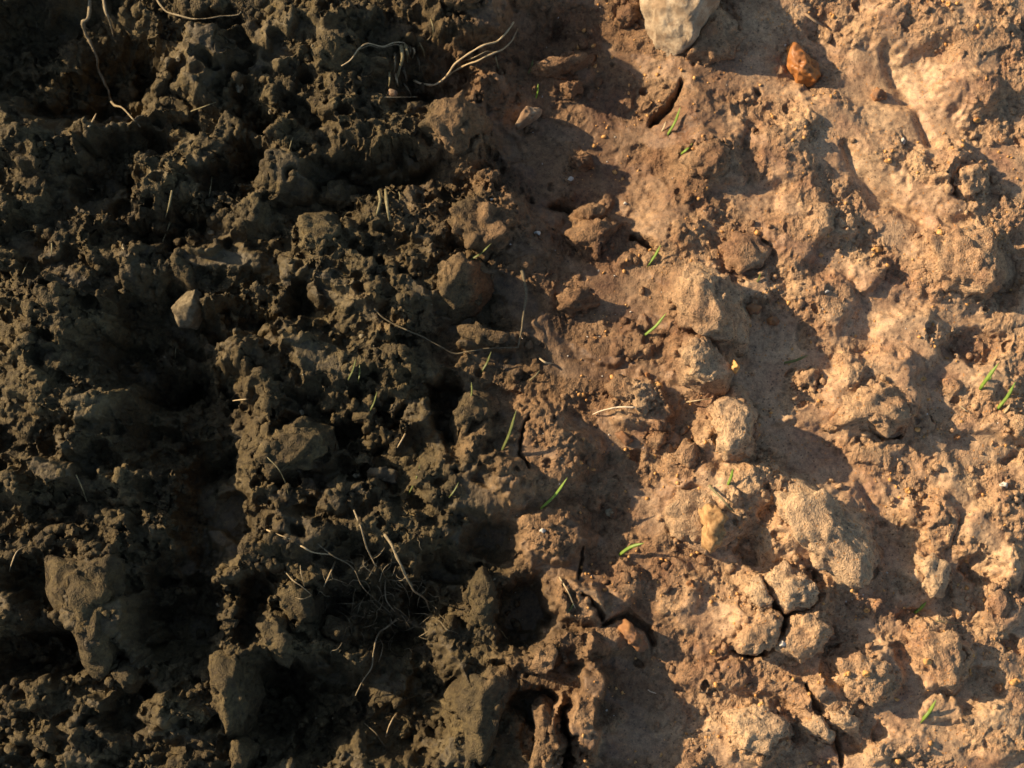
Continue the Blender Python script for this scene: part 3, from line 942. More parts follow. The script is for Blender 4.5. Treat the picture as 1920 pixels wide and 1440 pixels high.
lump(CL, 'I', [(335, 440), (410, 355), (435, 375), (470, 460), (492, 535), (400, 548), (365, 500)], 36,
     'left piece of the cracked clay clod, smaller than its right piece', 'clay clod', 'dry_soil', level=4, rough=0.5, box=0.55, tilt=(0.1, 0), flare=0)
lump(CL, 'I', [(445, 370), (520, 315), (620, 315), (720, 395), (740, 450), (680, 530), (570, 568), (515, 515), (480, 450)], 44,
     'right piece of the cracked clay clod, largest of the broken pieces', 'clay clod', 'dry_soil', rough=0.55, box=0.55, facets=2, flare=0)
lump(CL, 'I', [(265, 735), (320, 650), (430, 560), (495, 555), (545, 605), (525, 680), (475, 750), (395, 798), (305, 785)], 38,
     'broken clay clod below the cracked one, left of the forked crack', 'clay clod', rough=0.8, box=0.6, flare=0)
lump(CL, 'I', [(520, 730), (595, 605), (700, 570), (800, 640), (828, 690), (760, 780), (650, 835), (545, 790)], 40,
     'broken clay clod below the cracked one, right of the forked crack', 'clay clod', rough=0.9, box=0.6, flare=0)
lump(CL, 'I', [(1300, 260), (1400, 238), (1462, 290), (1475, 380), (1430, 465), (1370, 485), (1340, 400), (1310, 330)], 46,
     'bright upright clay clod above the short green shoot at lower right', 'clay clod', 'dry_soil', level=4, rough=0.6)
lump(CL, 'I', [(250, 1140), (330, 1108), (470, 1118), (565, 1180), (585, 1240), (500, 1305), (450, 1365), (330, 1335), (280, 1250)], 48,
     'greyish clay clod with smooth top at the bottom, above the frame edge', 'clay clod', 'dry_soil', rough=0.65, box=0.6)
lump(CL, 'I', [(665, 1195), (740, 1138), (785, 1150), (808, 1215), (850, 1230), (820, 1290), (770, 1265), (700, 1235)], 34,
     'left half of the split clod near the bottom, pale and flat', 'clay clod', 'dry_soil', level=4, rough=0.6, box=0.55)
lump(CL, 'I', [(800, 1115), (900, 1100), (990, 1165), (975, 1240), (890, 1220), (820, 1185)], 40,
     'right half of the split clod near the bottom, rounder', 'clay clod', 'dry_soil', level=4, rough=0.8)
lump(CL, 'C', [(0, 920), (100, 815), (200, 785), (268, 860), (245, 960), (190, 1035), (100, 1028), (25, 975)], 42,
     'brown rounded clay clod with a small green shoot on its upper left', 'clay clod', level=5, rough=0.7)
lump(CL, 'Z', [(1348, 465), (1375, 433), (1420, 438), (1442, 470), (1427, 500), (1390, 508), (1358, 495)], 42,
     'dark brown rounded clod up and right of the row of three clods', 'clay clod', level=4, rough=0.7)
lump(CL, 'Z', [(1712, 505), (1738, 450), (1790, 428), (1850, 438), (1882, 480), (1886, 522), (1850, 562), (1790, 572), (1738, 552)], 78,
     'large rounded clay clod at the right, black hole on its right side', 'clay clod', rough=1.4, facets=5)
lump(CL, 'F', [(1785, 935), (1840, 895), (1930, 910), (1930, 1045), (1850, 1035)], 34,
     'orange-tan crumb of clay at the right edge below the two green shoots', 'clay clod', level=4, rough=1.0)
lump(CL, 'F', [(615, 695), (680, 638), (760, 635), (775, 700), (735, 755), (650, 735)], 34,
     'small lump of clay alone in the smooth mud beside a faint shoot', 'clay clod', level=4, rough=1.2)
lump(CL, 'I', [(1705, 410), (1770, 395), (1822, 470), (1825, 560), (1770, 602), (1718, 530)], 28,
     'smooth brown clod beside the black cleft near the right edge', 'clay clod', level=4, rough=0.5)
lump(CL, 'F', [(850, 960), (880, 860), (960, 760), (1080, 720), (1210, 790), (1280, 860), (1230, 960), (1120, 1000), (1020, 950)], 46,
     'large domed clay lump with a dark slit under its lower edge', 'clay clod', rough=1.3, box=0.62)
lump(CL, 'C', [(1500, 1010), (1530, 900), (1620, 880), (1690, 950), (1680, 1080), (1620, 1160), (1540, 1130)], 44,
     'dark crumbly clod over a burrow-like hollow at upper right', 'clay clod', rough=1.4)
lump(CL, 'C', [(0, 330), (60, 120), (180, 30), (320, 60), (370, 180), (290, 320), (120, 370)], 54,
     'brown clod in shade against the pale rock at the top edge', 'clay clod', rough=0.8, facets=3)
lump(CL, 'B', [(1540, 60), (1580, -20), (1690, -20), (1700, 70), (1640, 110), (1570, 105)], 46,
     'small round brown clod at the top edge, left of the pale rock', 'clay clod', level=4, rough=0.6)
lump(CL, 'B', [(1080, 345), (1180, 298), (1260, 320), (1390, 262), (1395, 315), (1290, 360), (1200, 385), (1130, 378)], 34,
     'thin tan lump catching light in the shaded clay at upper middle', 'clay clod', level=4, rough=0.9, lift=30)
lump(CL, 'B', [(1235, 445), (1340, 425), (1355, 450), (1300, 508)], 30,
     'little tan wedge below the thin lump in the shaded clay', 'clay clod', level=4, rough=0.6, lift=30)
lump(CL, 'B', [(1290, 845), (1400, 832), (1415, 882), (1340, 905), (1292, 878)], 32,
     'tiny tan block with a white grain at its upper left corner', 'clay clod', level=4, rough=0.8, facets=3, lift=26)
lump(CL, 'B', [(1305, 1175), (1400, 1122), (1485, 1140), (1488, 1210), (1400, 1245), (1340, 1215)], 38,
     'tan crumbly clod right of the black crack in the upper middle', 'clay clod', level=4, rough=0.9, lift=22)
lump(CL, 'B', [(1275, 1305), (1380, 1228), (1500, 1225), (1570, 1250), (1490, 1340), (1450, 1430), (1380, 1395)], 36,
     'ragged tan clod just below another, left of a green shoot', 'clay clod', level=4, rough=1.3, lift=16)
lump(CL, 'B', [(760, 975), (810, 950), (885, 965), (875, 1030), (820, 1040)], 28,
     'small crumb of earth between two grey clods, on smooth dark mud', EC, level=4, rough=1.2, lift=20)
lump(CL, 'E', [(1490, 740), (1600, 690), (1720, 720), (1790, 780), (1740, 860), (1690, 930), (1620, 850), (1540, 800)], 40,
     'ragged spiky lump of clay from which the white rootlet hangs', 'clay clod', 'dry_soil', rough=1.4)
lump(CL, 'I', [(860, 830), (950, 780), (1090, 830), (1180, 920), (1130, 1030), (1040, 1080), (960, 1010), (900, 930)], 40,
     'gritty mound of clay studded with orange grains at lower right', 'clay clod', rough=1.2)
lump(CL, 'I', [(1270, 700), (1380, 670), (1500, 690), (1565, 780), (1560, 900), (1500, 990), (1420, 960), (1330, 840)], 40,
     'broad clay clod with a fine crack at the lower right', 'clay clod', rough=0.8, box=0.6)

# ------------------------------------------------------------------ stones
lump('rock', 'Z', [(1200, 25), (1190, -40), (1215, -120), (1330, -130), (1360, -20), (1322, 40), (1292, 88), (1262, 112), (1236, 96), (1216, 62)], 165,
     'big pale whitish rock at the top edge', 'rock', 'pale_stone', rough=0.7, rmin=0.5, facets=7, sink=0.6, flare=0)
lump('stone', 'Z', [(313, 572), (343, 535), (360, 524), (370, 545), (374, 572), (355, 606), (313, 603)], 62,
     'pale angular stone alone in the dark hollow', 'stone', 'field_stone', level=4, rough=0.5, rmin=0.35, facets=5, sink=-1.2, flare=0)
lump('stone', 'B', [(972, 685), (1020, 600), (1070, 555), (1145, 570), (1122, 612), (1060, 655), (990, 700)], 36,
     'tan pear-shaped stone in the shaded clay, short green shoot above it', 'stone', 'brown_stone', level=4, rough=0.4, rmin=0.3, facets=4, sink=0.0, flare=0, lift=26)
lump('stone', 'C', [(598, 240), (640, 203), (692, 270), (772, 330), (793, 400), (742, 462), (660, 452), (608, 360)], 40,
     'wet glossy orange teardrop stone in the shaded mud', 'stone', 'orange_stone', level=5, rough=0.5, rmin=0.35, facets=3, sink=-0.4, flare=0)
lump('stone', 'C', [(1072, 505), (1120, 457), (1168, 490), (1162, 542), (1090, 548)], 22,
     'small wet brown stone in the shaded smooth mud, right of the orange one', 'stone', 'rust_clay', level=4, rough=0.4, rmin=0.3, facets=3, sink=0.0, flare=0)
lump('stone', 'H', [(1535, 640), (1600, 605), (1680, 690), (1725, 765), (1680, 795), (1620, 742)], 30,
     'orange slanting stone in a black crevice at lower middle', 'stone', 'rust_clay', level=4, rough=0.6, facets=4, sink=0.0, flare=0)
lump('stone', 'E', [(1535, 1000), (1580, 982), (1645, 1040), (1602, 1070)], 16,
     'flat orange-red stone in the shade below the white rootlet', 'stone', 'rust_clay', level=4, rough=0.3, rmin=0.3, sink=0.0, flare=0)
lump('stone', 'F', [(345, 292), (390, 265), (445, 290), (422, 335), (368, 335)], 18,
     'smooth brown pebble-like stone right of the big clod, upper of two', 'stone', 'rust_clay', level=4, rough=0.3, rmin=0.3, sink=0.0, flare=0)
lump('stone', 'F', [(472, 352), (510, 332), (548, 360), (530, 388), (488, 382)], 16,
     'smooth orange-brown stone lower right of its brown neighbour', 'stone', 'rust_clay', level=4, rough=0.3, rmin=0.3, sink=0.0, flare=0)
lump('stone', 'F', [(245, 660), (262, 605), (300, 655), (280, 690)], 22,
     'pink triangular chip of stone on the middle clod of the row', 'stone', 'orange_grit', level=3, rough=0.3, rmin=0.3, facets=3, sink=-2.2, flare=0)

# ------------------------------------------------------------------ pebbles and grains large enough to pick out
for u, v, rx, ry, mat, lab in [
    (1881, 910, 9, 7, 'white_grit', 'white oval pebble near the right edge, brightest grain of all'),
    (1547, 551, 5, 4, 'white_grit', 'white grain on crumbly clay above the brown stones'),
    (1176, 369, 4, 4, 'white_grit', 'white grain in the shaded smooth mud beside the black crack'),
    (1145, 960, 9, 8, 'dull_grit', 'round greyish pebble in shade between two clay patches'),
    (1643, 469, 12, 6, 'orange_grit', 'orange flat pebble left of the large rounded clod'),
    (1694, 264, 5, 7, 'white_grit', 'yellowish-white grain beneath the smooth shaded mud tongue'),
    (1832, 226, 8, 6, 'orange_grit', 'orange grain at the far tip of the smooth mud tongue'),
    (1774, 12, 5, 8, 'orange_grit', 'upright orange grain at the top edge'),
    (1665, 303, 8, 5, 'orange_grit', 'orange grain above the pressed trough'),
    (1758, 443, 9, 7, 'orange_grit', 'pale orange pebble just above the large rounded clod'),
    (1718, 806, 6, 6, 'orange_grit', 'orange bead right of the dark slit'),
    (1730, 710, 8, 6, 'orange_grit', 'peach chip on the right shoulder of the domed lump'),
    (1704, 920, 7, 6, 'orange_grit', 'orange grain on top of a little lump in shade'),
    (1795, 820, 7, 6, 'rust_clay', 'brown bead in the shade below the domed lump'),
    (1623, 1145, 6, 5, 'orange_grit', 'orange grain right of the cracked clod'),
    (1587, 1110, 4, 4, 'orange_grit', 'tiny orange grain under the largest clay clod'),
    (1727, 1240, 8, 7, 'orange_grit', 'orange bead on the broad finely cracked clod'),
    (1458, 1208, 7, 6, 'white_grit', 'cream bead beside the forked crack'),
    (1336, 1224, 7, 8, 'orange_grit', 'tan bead left of the broken clods'),
    (1423, 1320, 7, 6, 'orange_grit', 'mustard bead above the greyish smooth clod'),
    (1872, 1290, 10, 9, 'rust_clay', 'red-brown round pebble near the right edge, left of a yellow one'),
    (1903, 1279, 12, 7, 'orange_grit', 'yellow-orange pebble at the right edge, bottom quarter'),
    (1682, 1428, 8, 7, 'orange_grit', 'orange pebble at the bottom edge'),
    (1579, 1263, 8, 6, 'orange_grit', 'orange grain on the upper left of the gritty mound'),
    (1614, 1263, 8, 7, 'orange_grit', 'orange grain at the middle of the gritty mound'),
    (1293, 1095, 9, 8, 'rust_clay', 'dark brown pebble left of the cracked clod'),
    (1212, 704, 6, 5, 'rust_clay', 'dark brown bead in the shade above the ragged spiky lump'),
    (1233, 724, 9, 7, 'orange_grit', 'orange pebble at the base of the white rootlet'),
    (680, 634, 6, 6, 'dull_grit', 'upper of two dull yellow beads left of the thin long root'),
    (701, 657, 5, 5, 'dull_grit', 'lower of two dull yellow beads left of the thin long root'),
    (667, 890, 8, 6, 'dull_grit', 'pale bead standing on the earth left of the wood chip'),
    (232, 463, 6, 7, 'dull_grit', 'pale bead in the dark left of the smooth low clod'),
    (388, 425, 8, 5, 'dull_grit', 'pale flat grain on the ridge above the dark sheet'),
    (565, 771, 6, 7, 'dull_grit', 'pale bead at the hollow edge left of the round hole'),
    (397, 1130, 8, 6, 'dull_grit', 'pale half-round pebble in the black hollow'),
    (380, 1092, 9, 4, 'dull_grit', 'pale flat chip above the half-round pebble in the black hollow'),
    (447, 158, 8, 13, 'dull_grit', 'tall pale pebble standing beside the cracked plate at upper left'),
    (335, 112, 5, 7, 'dull_grit', 'pale grain on the left edge of the cracked plate'),
    (505, 206, 4, 6, 'dull_grit', 'pale upright grain casting a long shadow, upper left'),
    (430, 40, 5, 5, 'dull_grit', 'pale grain under the end of the thin horizontal root'),
    (735, 172, 11, 12, 'brown_stone', 'pale egg-shaped pebble among straw at the upper middle'),
    (1017, 998, 6, 5, 'white_grit', 'pale grain on the lit crust right of the hollow'),
    (1008, 434, 7, 6, 'white_grit', 'pale pebble on the right shoulder of the knobbly clod'),
    (922, 377, 4, 3, 'white_grit', 'white grain on the crest of the knobbly clod'),
    (1072, 321, 7, 5, 'white_grit', 'greyish white chip in the shaded mud below the tiny block'),
]:
    pebble(u, v, rx, ry, mat, lab)

# ------------------------------------------------------------------ roots, sticks, straw
r = strand('plant_root', 'A', [(505, -160), (500, 80), (466, 130), (485, 200), (520, 260), (548, 340), (555, 400), (590, 470), (610, 520), (628, 565)], 4.4, 3.2, 'root',
           'long pale wavy root hanging from the top edge into the dark hollow', 'root', hug=0.0, lift=34, jit=1.6)
strand('side_root', 'A', [(622, 570), (650, 595), (690, 610), (750, 670), (790, 716)], 2.8, 1.6, 'root', parent=r, hug=0.0, lift=8, jit=1.4)
strand('rootlet', 'A', [(480, 150), (500, 165), (530, 160)], 0.9, 0.5, 'root', parent=r, hug=0.0, lift=14)
strand('rootlet', 'A', [(548, 340), (520, 345), (490, 350)], 0.9, 0.5, 'root', parent=r, hug=0.0, lift=14)
strand('plant_root', 'A', [(555, -160), (590, 50), (615, 110), (630, 160), (640, 220), (655, 252)], 4.0, 1.8, 'root',
       'short dull root at the top edge, right of the long pale one', 'root', hug=0.0, lift=40, jit=1.2)
strand('plant_root', 'A', [(870, -20), (930, 60), (1000, 85), (1080, 105), (1160, 105), (1240, 92), (1330, 85), (1358, 66)], 2.2, 1.5, 'root',
       'thin sagging horizontal root at the top of the dark side', 'root', hug=0.0, lift=12)
r = strand('plant_root', 'B', [(408, 453), (470, 475), (530, 475), (590, 430), (640, 360), (720, 300), (800, 255), (880, 230), (930, 180), (970, 124)], 2.6, 2.6, 'pale_straw',
           'forked pale root rising to the right, most conspicuous at upper middle', 'root', hug=0.0, lift=26, jit=1.0)
strand('side_root', 'B', [(590, 432), (680, 375), (760, 345), (830, 310), (900, 280), (950, 240), (992, 162)], 2.4, 2.0, 'pale_straw', parent=r, hug=0.0, lift=24, jit=1.0)
strand('side_root', 'B', [(660, 347), (740, 325), (820, 290), (890, 292)], 1.4, 0.9, 'root', parent=r, hug=0.0, lift=20)
r = strand('plant_root', 'B', [(0, 372), (50, 340), (100, 272), (150, 245), (230, 262), (290, 240), (350, 240), (378, 268)], 1.5, 1.8, 'pale_straw',
           'thin double rootlet curving left of the forked pale root', 'root', hug=0.1, lift=12)
strand('side_root', 'B', [(100, 278), (160, 256), (225, 270), (300, 250), (345, 262), (370, 290)], 1.2, 1.2, 'root', parent=r, hug=0.1, lift=12)
strand('plant_root', 'E', [(190, 300), (240, 350), (350, 410), (450, 450), (560, 510), (640, 550), (720, 535), (820, 520), (930, 515), (1000, 515)], 1.7, 1.5, 'dark_root',
       'long thin dark root bending along the lit crust at mid picture', 'root', hug=0.2, lift=6)
strand('stick', 'E', [(1018, 75), (1030, 150), (1042, 220), (1030, 290), (1015, 400), (995, 510)], 4.0, 2.0, 'dark_root',
       'dark upright crooked stick at mid picture, end of the long thin root', 'stick', hug=0.0, lift=14)
strand('plant_root', 'E', [(1415, 890), (1500, 860), (1570, 850), (1655, 852)], 1.2, 2.6, 'pale_root',
       'short white rootlet pointing left from the ragged clay lump', 'root', hug=0.0, lift=10)
strand('plant_root', 'F', [(20, 822), (90, 812), (175, 800)], 1.3, 1.6, 'pale_straw',
       'thin tan rootlet between the clods of the vertical row', 'root', hug=0.0, lift=12)

tg = strand('root_tangle', 'H', [(245, 128), (290, 200), (330, 290), (370, 370), (405, 440), (470, 490), (497, 555)], 3.4, 1.6, 'root',
            'tangle of fine roots over the black hollow left of bottom middle', 'root', hug=0.0, lift=44, jit=1.2)
strand('side_root', 'H', [(70, -10), (110, 90), (140, 190), (180, 280), (198, 305)], 2.2, 1.6, 'root', parent=tg, hug=0.0, lift=18)
strand('side_root', 'H', [(310, 605), (250, 650), (205, 690), (180, 780), (170, 870), (120, 950), (80, 1035)], 2.0, 1.7, 'root', parent=tg, hug=0.0, lift=26, jit=1.4)
strand('side_root', 'H', [(205, 700), (232, 740), (225, 800), (205, 850)], 1.3, 1.8, 'root', parent=tg, hug=0.0, lift=20)
strand('side_root', 'H', [(-130, 180), (-40, 250), (60, 310), (120, 420), (200, 500), (280, 570)], 1.5, 1.1, 'dark_root', parent=tg, hug=0.0, lift=20)
strand('side_root', 'H', [(250, 380), (245, 440), (255, 500), (300, 560)], 1.6, 1.2, 'root', parent=tg, hug=0.0, lift=20)
rt = np.random.default_rng(5)
for i in range(105):
    a = rt.uniform(0, 6.28); l = rt.uniform(40, 190)
    x = 250 + rt.normal() * 150; y = 500 + rt.normal() * 120
    if not (-150 < x < 560 and 150 < y < 900):
        continue
    b1, b2 = rt.uniform(-0.8, 0.8), rt.uniform(-1.3, 1.3)
    p1 = (x + l * 0.4 * math.cos(a), y + l * 0.4 * math.sin(a))
    p2 = (p1[0] + l * 0.3 * math.cos(a + b1), p1[1] + l * 0.3 * math.sin(a + b1))
    p3 = (p2[0] + l * 0.3 * math.cos(a + b2), p2[1] + l * 0.3 * math.sin(a + b2))
    strand('rootlet', 'H', [(x, y), p1, p2, p3], rt.uniform(0.55, 1.15), 0.4, 'root' if rt.random() < 0.45 else 'dark_root', parent=tg,
           hug=0.2, lift=rt.uniform(3, 30), jit=2.0)
strand('plant_root', 'H', [(315, 1130), (290, 1165), (265, 1215), (244, 1285)], 1.6, 2.2, 'pale_straw',
       'short pale upright rootlet in the black hollow at the bottom', 'root', hug=0.0, lift=24)
strand('plant_root', 'H', [(130, 1190), (190, 1240), (225, 1290), (262, 1345)], 1.2, 2.0, 'dark_root',
       'dim thin root meeting the pale upright rootlet in the bottom hollow', 'root', hug=0.0, lift=18)
rl = strand('plant_root', 'G', [(1600, 335), (1650, 385), (1700, 420), (1755, 470)], 1.5, 1.0, 'root',
            'fine branching rootlet lying on the rounded clod left of the tangle', 'root', hug=0.0, lift=18)
strand('rootlet', 'G', [(1690, 290), (1695, 350), (1712, 420)], 1.3, 0.9, 'root', parent=rl, hug=0.0, lift=18)
strand('rootlet', 'G', [(1755, 470), (1700, 490), (1660, 480)], 1.0, 0.6, 'root', parent=rl, hug=0.0, lift=18)
strand('plant_root', 'G', [(1500, 100), (1560, 125), (1640, 155)], 1.5, 1.1, 'pale_straw', 'short pale rootlet on the fibrous crust left of the tangle, upper of two', 'root', hug=0.0, lift=10)
strand('plant_root', 'G', [(1690, 190), (1760, 225), (1870, 240)], 1.6, 1.6, 'pale_straw', 'short pale rootlet on the fibrous crust left of the tangle, lower of two', 'root', hug=0.0, lift=10)

for tile, pts, w0, w1, mat, lab, lf in [
    ('B', [(205, 548), (320, 546), (430, 545)], 1.2, 0.8, 'pale_straw', 'thin straight horizontal straw under the egg-shaped pebble', 6),
    ('B', [(212, 1075), (218, 1140), (196, 1212)], 4.6, 2.8, 'straw', 'left of two upright straw stubs', 16),
    ('B', [(250, 1066), (258, 1160), (273, 1240)], 3.8, 4.2, 'straw', 'right of two upright straw stubs', 18),
    ('B', [(325, 1080), (330, 1110), (322, 1140)], 1.6, 1.2, 'straw', 'tiny straw splinter right of the two straw stubs', 8),
    ('B', [(868, 315), (875, 350), (886, 390)], 1.6, 1.0, 'straw', 'thin grey stalk hanging under the forked root', 10),
    ('H', [(1225, 365), (1275, 450), (1316, 541)], 1.8, 1.4, 'pale_straw', 'straight pale straw slanting across the small cracked patch at lower middle', 10),
    ('G', [(45, 352), (68, 285), (95, 220), (140, 195)], 1.8, 1.0, 'pale_straw', 'hooked straw at the left edge above the black hollow', 14),
    ('G', [(1885, 280), (1850, 360), (1810, 440)], 2.0, 1.5, 'pale_straw', 'straight straw leaning right at the left side of the tangle', 16),
    ('D', [(428, 1230), (460, 1300), (490, 1382)], 1.3, 1.6, 'straw', 'thin pale stalk at the right end of the lower left crust', 12),
    ('D', [(1500, 1130), (1560, 1190), (1600, 1260), (1622, 1345)], 1.0, 0.8, 'straw', 'hair-thin stalk hanging from the rounded crumbly clod', 10),
    ('A', [(967, 1072), (950, 1160), (925, 1242)], 2.8, 1.8, 'straw', 'upper of two dull straws in line at the left, above its twin', 14),
    ('A', [(958, 1245), (935, 1310), (903, 1388)], 2.2, 1.4, 'straw', 'lower of two dull straws in line at the left', 12),
    ('A', [(1192, 985), (1186, 1050), (1174, 1112)], 1.8, 1.2, 'straw', 'short dull straw right of the two straws in line', 10),
    ('A', [(1645, 770), (1635, 815), (1622, 858)], 1.6, 1.2, 'straw', 'short dull straw on the crust above the small round clod', 10),
    ('A', [(415, 1040), (460, 1050), (525, 1068)], 1.2, 0.8, 'straw', 'tiny horizontal straw at the left beside a crumb', 6),
    ('A', [(290, 1368), (291, 1400), (288, 1440)], 2.0, 1.6, 'straw', 'short upright straw at left, above the lit crumbly crust', 10),
    ('A', [(118, 1312), (150, 1296), (190, 1298), (240, 1294)], 0.9, 0.6, 'straw', 'hair-thin wavy rootlet near the left edge', 6),
    ('A', [(205, 85), (207, 130), (205, 180)], 3.0, 1.6, 'dark_root', 'dim upright stub in the dark top left corner', 14),
    ('A', [(500, 712), (520, 680), (540, 640)], 3.2, 2.0, 'pale_straw', 'short pale stub under the long wavy root', 10),
    ('A', [(1060, 632), (1130, 605), (1215, 575)], 1.6, 1.0, 'straw', 'thin slanting straw below the cracked plate', 8),
    ('D', [(125, 105), (140, 70), (160, 30)], 1.5, 1.0, 'straw', 'thin straw near the left edge on lit crust', 10),
    ('D', [(990, 490), (988, 530), (984, 575)], 1.4, 1.0, 'straw', 'tiny pale pin-like stalk under the pale angular stone', 12),
    ('D', [(1310, 814), (1360, 808), (1410, 802)], 1.4, 1.0, 'pale_straw', 'tiny horizontal straw in the hollow left of the round hole', 10),
    ('H', [(895, 662), (915, 690), (935, 715)], 1.6, 1.0, 'straw', 'tiny slanting straw below the loaf-shaped clod', 8),
    ('H', [(1725, 1000), (1745, 1012), (1770, 1020)], 1.4, 1.0, 'pale_root', 'tiny white splinter on the shaded mud at lower middle', 6),
    ('F', [(1555, 840), (1590, 865), (1622, 888)], 1.2, 0.9, 'pale_straw', 'thin pale splinter in the shade left of the orange-tan crumb', 6),
    ('F', [(150, 1290), (200, 1345), (260, 1410), (290, 1440)], 3.0, 2.2, 'straw', 'brown fibrous stalk across the wood-chip clod', 10),
    ('I', [(1420, 612), (1480, 618), (1545, 625), (1620, 628)], 0.9, 0.7, 'straw', 'hair-thin horizontal fibre under the black cleft', 6),
    ('E', [(360, 1000), (338, 1040), (314, 1078)], 2.0, 1.5, 'pale_straw', 'short pale straw below the round hole', 12),
    ('E', [(1115, 575), (1150, 600), (1195, 605)], 2.6, 1.8, 'pale_straw', 'crumpled pale straw bit below the elongated tan block', 10),
    ('E', [(1060, 700), (1095, 670), (1118, 640)], 2.2, 1.4, 'straw', 'short straw left of the crumpled straw bit', 10),
]:
    strand('straw', tile, pts, w0, w1, mat, lab, 'straw', hug=0.1, lift=lf, jit=0.5, flat_=0.7)

strand('stick', 'C', [(690, 75), (760, 130), (830, 155)], 3.4, 2.2, 'brown_stone', 'short brown stick end in shade at the top right', 'stick', hug=0.1, lift=14)
sc_ = strand('stubble_clump', 'B', [(335, 255), (345, 320), (325, 400), (300, 470)], 4.6, 3.0, 'straw',
             'clump of broken upright stubble above the egg-shaped pebble', 'stubble', hug=0.0, lift=26, jit=1.2, flat_=0.6)
for x0, y0, x1, y1, w_, m_ in [(300, 300, 292, 430, 3.2, 'dark_root'), (360, 250, 372, 350, 3.6, 'straw'), (385, 250, 380, 330, 2.6, 'dark_root'), (405, 262, 402, 325, 3.0, 'pale_straw'),
                               (420, 300, 440, 400, 2.4, 'dark_root'), (298, 412, 318, 486, 3.0, 'pale_straw'), (270, 400, 262, 500, 2.6, 'straw'), (345, 380, 365, 470, 3.4, 'dark_root'),
                               (440, 240, 470, 330, 1.6, 'straw'), (505, 110, 515, 210, 1.8, 'straw'), (470, 240, 510, 190, 1.4, 'dark_root'), (350, 470, 395, 540, 2.2, 'dark_root')]:
    strand('stalk', 'B', [(x0, y0), ((x0 + x1) / 2 + 6, (y0 + y1) / 2), (x1, y1)], w_, w_ * 0.7, m_, parent=sc_, hug=0.1, lift=18, jit=1.0, flat_=0.6)

# ------------------------------------------------------------------ leaves and shoots
for tile, pts, w, mat, lab in [
    ('B', [(1093, 552), (1105, 480)], 6, 'grass', 'short green shoot right above the tan pear-shaped stone'),
    ('B', [(1838, 748), (1900, 618)], 7, 'grass', 'tall green shoot at upper middle, above the brown rounded clod'),
    ('B', [(1803, 735), (1822, 690)], 5, 'pale_straw', 'small pinkish dry shoot beside the tall green one'),
    ('B', [(1720, 1492), (1788, 1390)], 7, 'grass', 'bright green shoot right of the ragged tan clod'),
    ('B', [(735, 1455), (832, 1378)], 6, 'olive_grass', 'olive shoot across the knobbly grey clod'),
    ('B', [(1055, 405), (1076, 342)], 6, 'olive_grass', 'dim green shoot in the shade left of the thin tan lump'),
    ('C', [(-8, 862), (48, 812)], 7, 'grass', 'short green shoot on the upper left of the brown rounded clod'),
    ('E', [(1712, 438), (1816, 333)], 7, 'grass', 'green shoot left of the topmost clod of the row'),
    ('E', [(1135, 1405), (1258, 1262)], 7, 'grass', 'yellow-green shoot at the lower edge of the cracked crust'),
    ('E', [(898, 1105), (945, 1000), (985, 865)], 8, 'olive_grass', 'long curved olive leaf, longest of the leaves'),
    ('E', [(788, 648), (838, 548)], 6, 'olive_grass', 'olive shoot under the long thin root'),
    ('E', [(728, 797), (731, 718)], 5, 'olive_grass', 'short upright olive shoot above the hooked clod'),
    ('E', [(158, 872), (197, 772)], 5, 'olive_grass', 'dull shoot left of the round hole'),
    ('E', [(383, 1325), (437, 1185)], 5, 'olive_grass', 'dull straw-green shoot right of the wood chip'),
    ('E', [(42, 685), (78, 588)], 5, 'olive_grass', 'left of two dull shoots below the yellow beads'),
    ('E', [(94, 702), (101, 618)], 5, 'olive_grass', 'right of two dull shoots below the yellow beads'),
    ('F', [(1670, 750), (1712, 690), (1778, 602)], 9, 'grass', 'bright double green shoot near the right edge, upper of two'),
    ('F', [(1705, 700), (1735, 680)], 6, 'grass', 'tiny green leaf springing from the bright double shoot'),
    ('F', [(1775, 850), (1862, 722)], 8, 'grass', 'bright green shoot near the right edge, lower of two'),
    ('F', [(1808, 880), (1838, 838)], 7, 'pale_straw', 'tiny whitish dry leaf beside the lower right shoot'),
    ('F', [(578, 598), (692, 562)], 6, 'olive_grass', 'faint green leaf lying on the smooth mud beside a small lump'),
    ('F', [(255, 1280), (280, 1205)], 7, 'grass', 'green shoot above the clod with the wood chip'),
    ('F', [(418, 145), (437, 98)], 5, 'olive_grass', 'tiny green shoot right of the topmost clod'),
    ('H', [(1562, 242), (1625, 198), (1704, 174)], 8, 'grass', 'green shoot bent to the right on shaded clay at lower middle'),
    ('H', [(1275, 558), (1302, 520)], 5, 'olive_grass', 'tiny green tip beneath the slanting straw'),
    ('I', [(1305, 565), (1364, 512)], 8, 'grass', 'vivid short green shoot in the shade under the bright upright clod'),
    ('I', [(1343, 1172), (1418, 1068)], 8, 'grass', 'bright yellow-green shoot near the bottom right corner, casting a thin shadow'),
    ('H', [(610, 110 - 200), (655, 40 - 200)], 4, 'olive_grass', 'dull shoot on the crust above the loaf-shaped clod'),
]:
    blade(tile, pts, w, mat, lab)

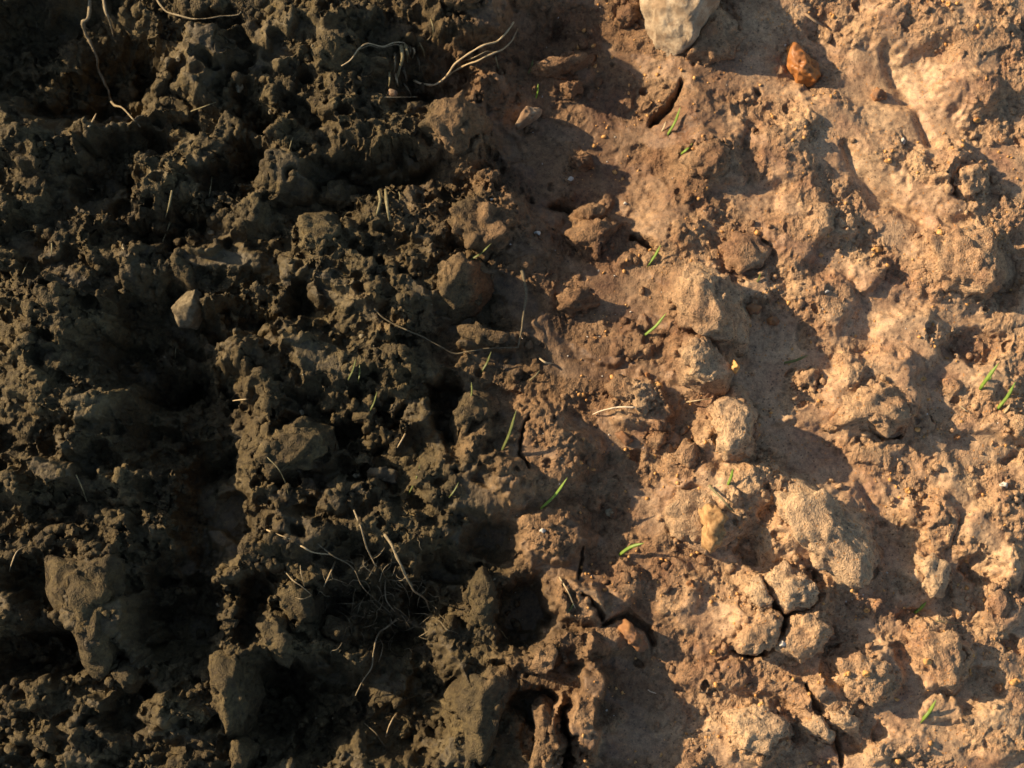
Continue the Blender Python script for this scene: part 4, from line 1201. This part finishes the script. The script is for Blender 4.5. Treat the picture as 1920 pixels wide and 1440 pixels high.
# ------------------------------------------------------------------ chips
lump('wood_chip', 'I', [(90, 20), (130, -20), (185, -20), (212, 110), (190, 205), (110, 215), (95, 120)], 26,
     'orange-brown fibrous chip of wood stuck in the broad smooth clod', 'wood chip', 'wood', level=4, rough=0.7, facets=4, box=0.5, sink=-2.0, flare=0)
lump('wood_chip', 'E', [(140, 1192), (220, 1188), (318, 1208), (305, 1285), (230, 1270), (150, 1240)], 18,
     'thin dark chip of wood right of the pale bead', 'wood chip', 'dark_wood', level=4, rough=0.4, facets=3, box=0.5, sink=-0.6, flare=0)
lump('mud_flake', 'E', [(640, 400), (760, 390), (850, 440), (945, 440), (940, 500), (840, 515), (730, 500), (650, 460)], 12,
     'flat smooth flake of dried mud lying above the thin long root', 'mud flake', 'soil', level=4, rough=0.3, box=0.5, sink=-0.4, flare=0)

# ------------------------------------------------------------------ loose crumbs nobody could count
def crumbs(name, n, rmin, rmax, mat, label, lo, hi, smoothmax=0.6, power=3.0, seed=3, bed=0):
    V0, F0 = ico(1)
    rs = np.random.default_rng(seed)
    VS, FS = [], []
    k = 0
    while k < n:
        u = rs.uniform(lo, hi); v = rs.uniform(-60, 1500)
        near = k < bed
        if near:
            c_ = BEDDED[rs.integers(len(BEDDED))]
            a = rs.uniform(0, 6.28); d_ = c_[2] * rs.uniform(0.9, 1.35)
            u, v = c_[0] + d_ * math.cos(a), c_[1] + d_ * math.sin(a)
        x, y = P(u, v)
        j = np.searchsorted(XS, x); i = np.searchsorted(YS, y)
        if not near and (SM[i, j] > smoothmax or (u > 1150 and rs.random() < 0.4) or rs.random() > 0.35 + 0.9 * float(n2(u / 90, v / 90, 51))):
            continue
        r = rmin + (rmax - rmin) * rs.random() ** power
        q = V0 * (1 + 0.24 * rs.normal(size=(len(V0), 1))) * rs.uniform(0.65, 1.25, 3)
        a = rs.uniform(0, 6.28)
        c, s = math.cos(a), math.sin(a)
        q = np.stack([q[:, 0] * c - q[:, 1] * s, q[:, 0] * s + q[:, 1] * c, q[:, 2] * 0.85], 1) * r * S
        VS.append(q + np.array([FX[i, j], FY[i, j], FZ[i, j] + r * 0.35 * S])); FS.append(F0 + k * len(V0))
        k += 1
    return link(name, tri_mesh(name, np.vstack(VS), np.vstack(FS), True), M[mat], label=label, kind='stuff')


crumbs('earth_crumbs', 5600, 1.4, 9.5, 'soil', 'loose crumbs of earth strewn over the ground', -60, 1980, 0.75, 3.6, bed=1700)
crumbs('orange_grains', 1000, 1.2, 5.0, 'orange_grit', 'fine orange grit strewn over the clay', 1080, 1980, 0.9, seed=8)
crumbs('pale_grains', 130, 0.9, 2.2, 'white_grit', 'fine white grit strewn over the clay', 950, 1980, 0.9, seed=9)
crumbs('dull_grains', 160, 0.9, 2.2, 'dull_grit', 'fine pale grit strewn over the dark earth', -60, 1000, 0.9, seed=10)
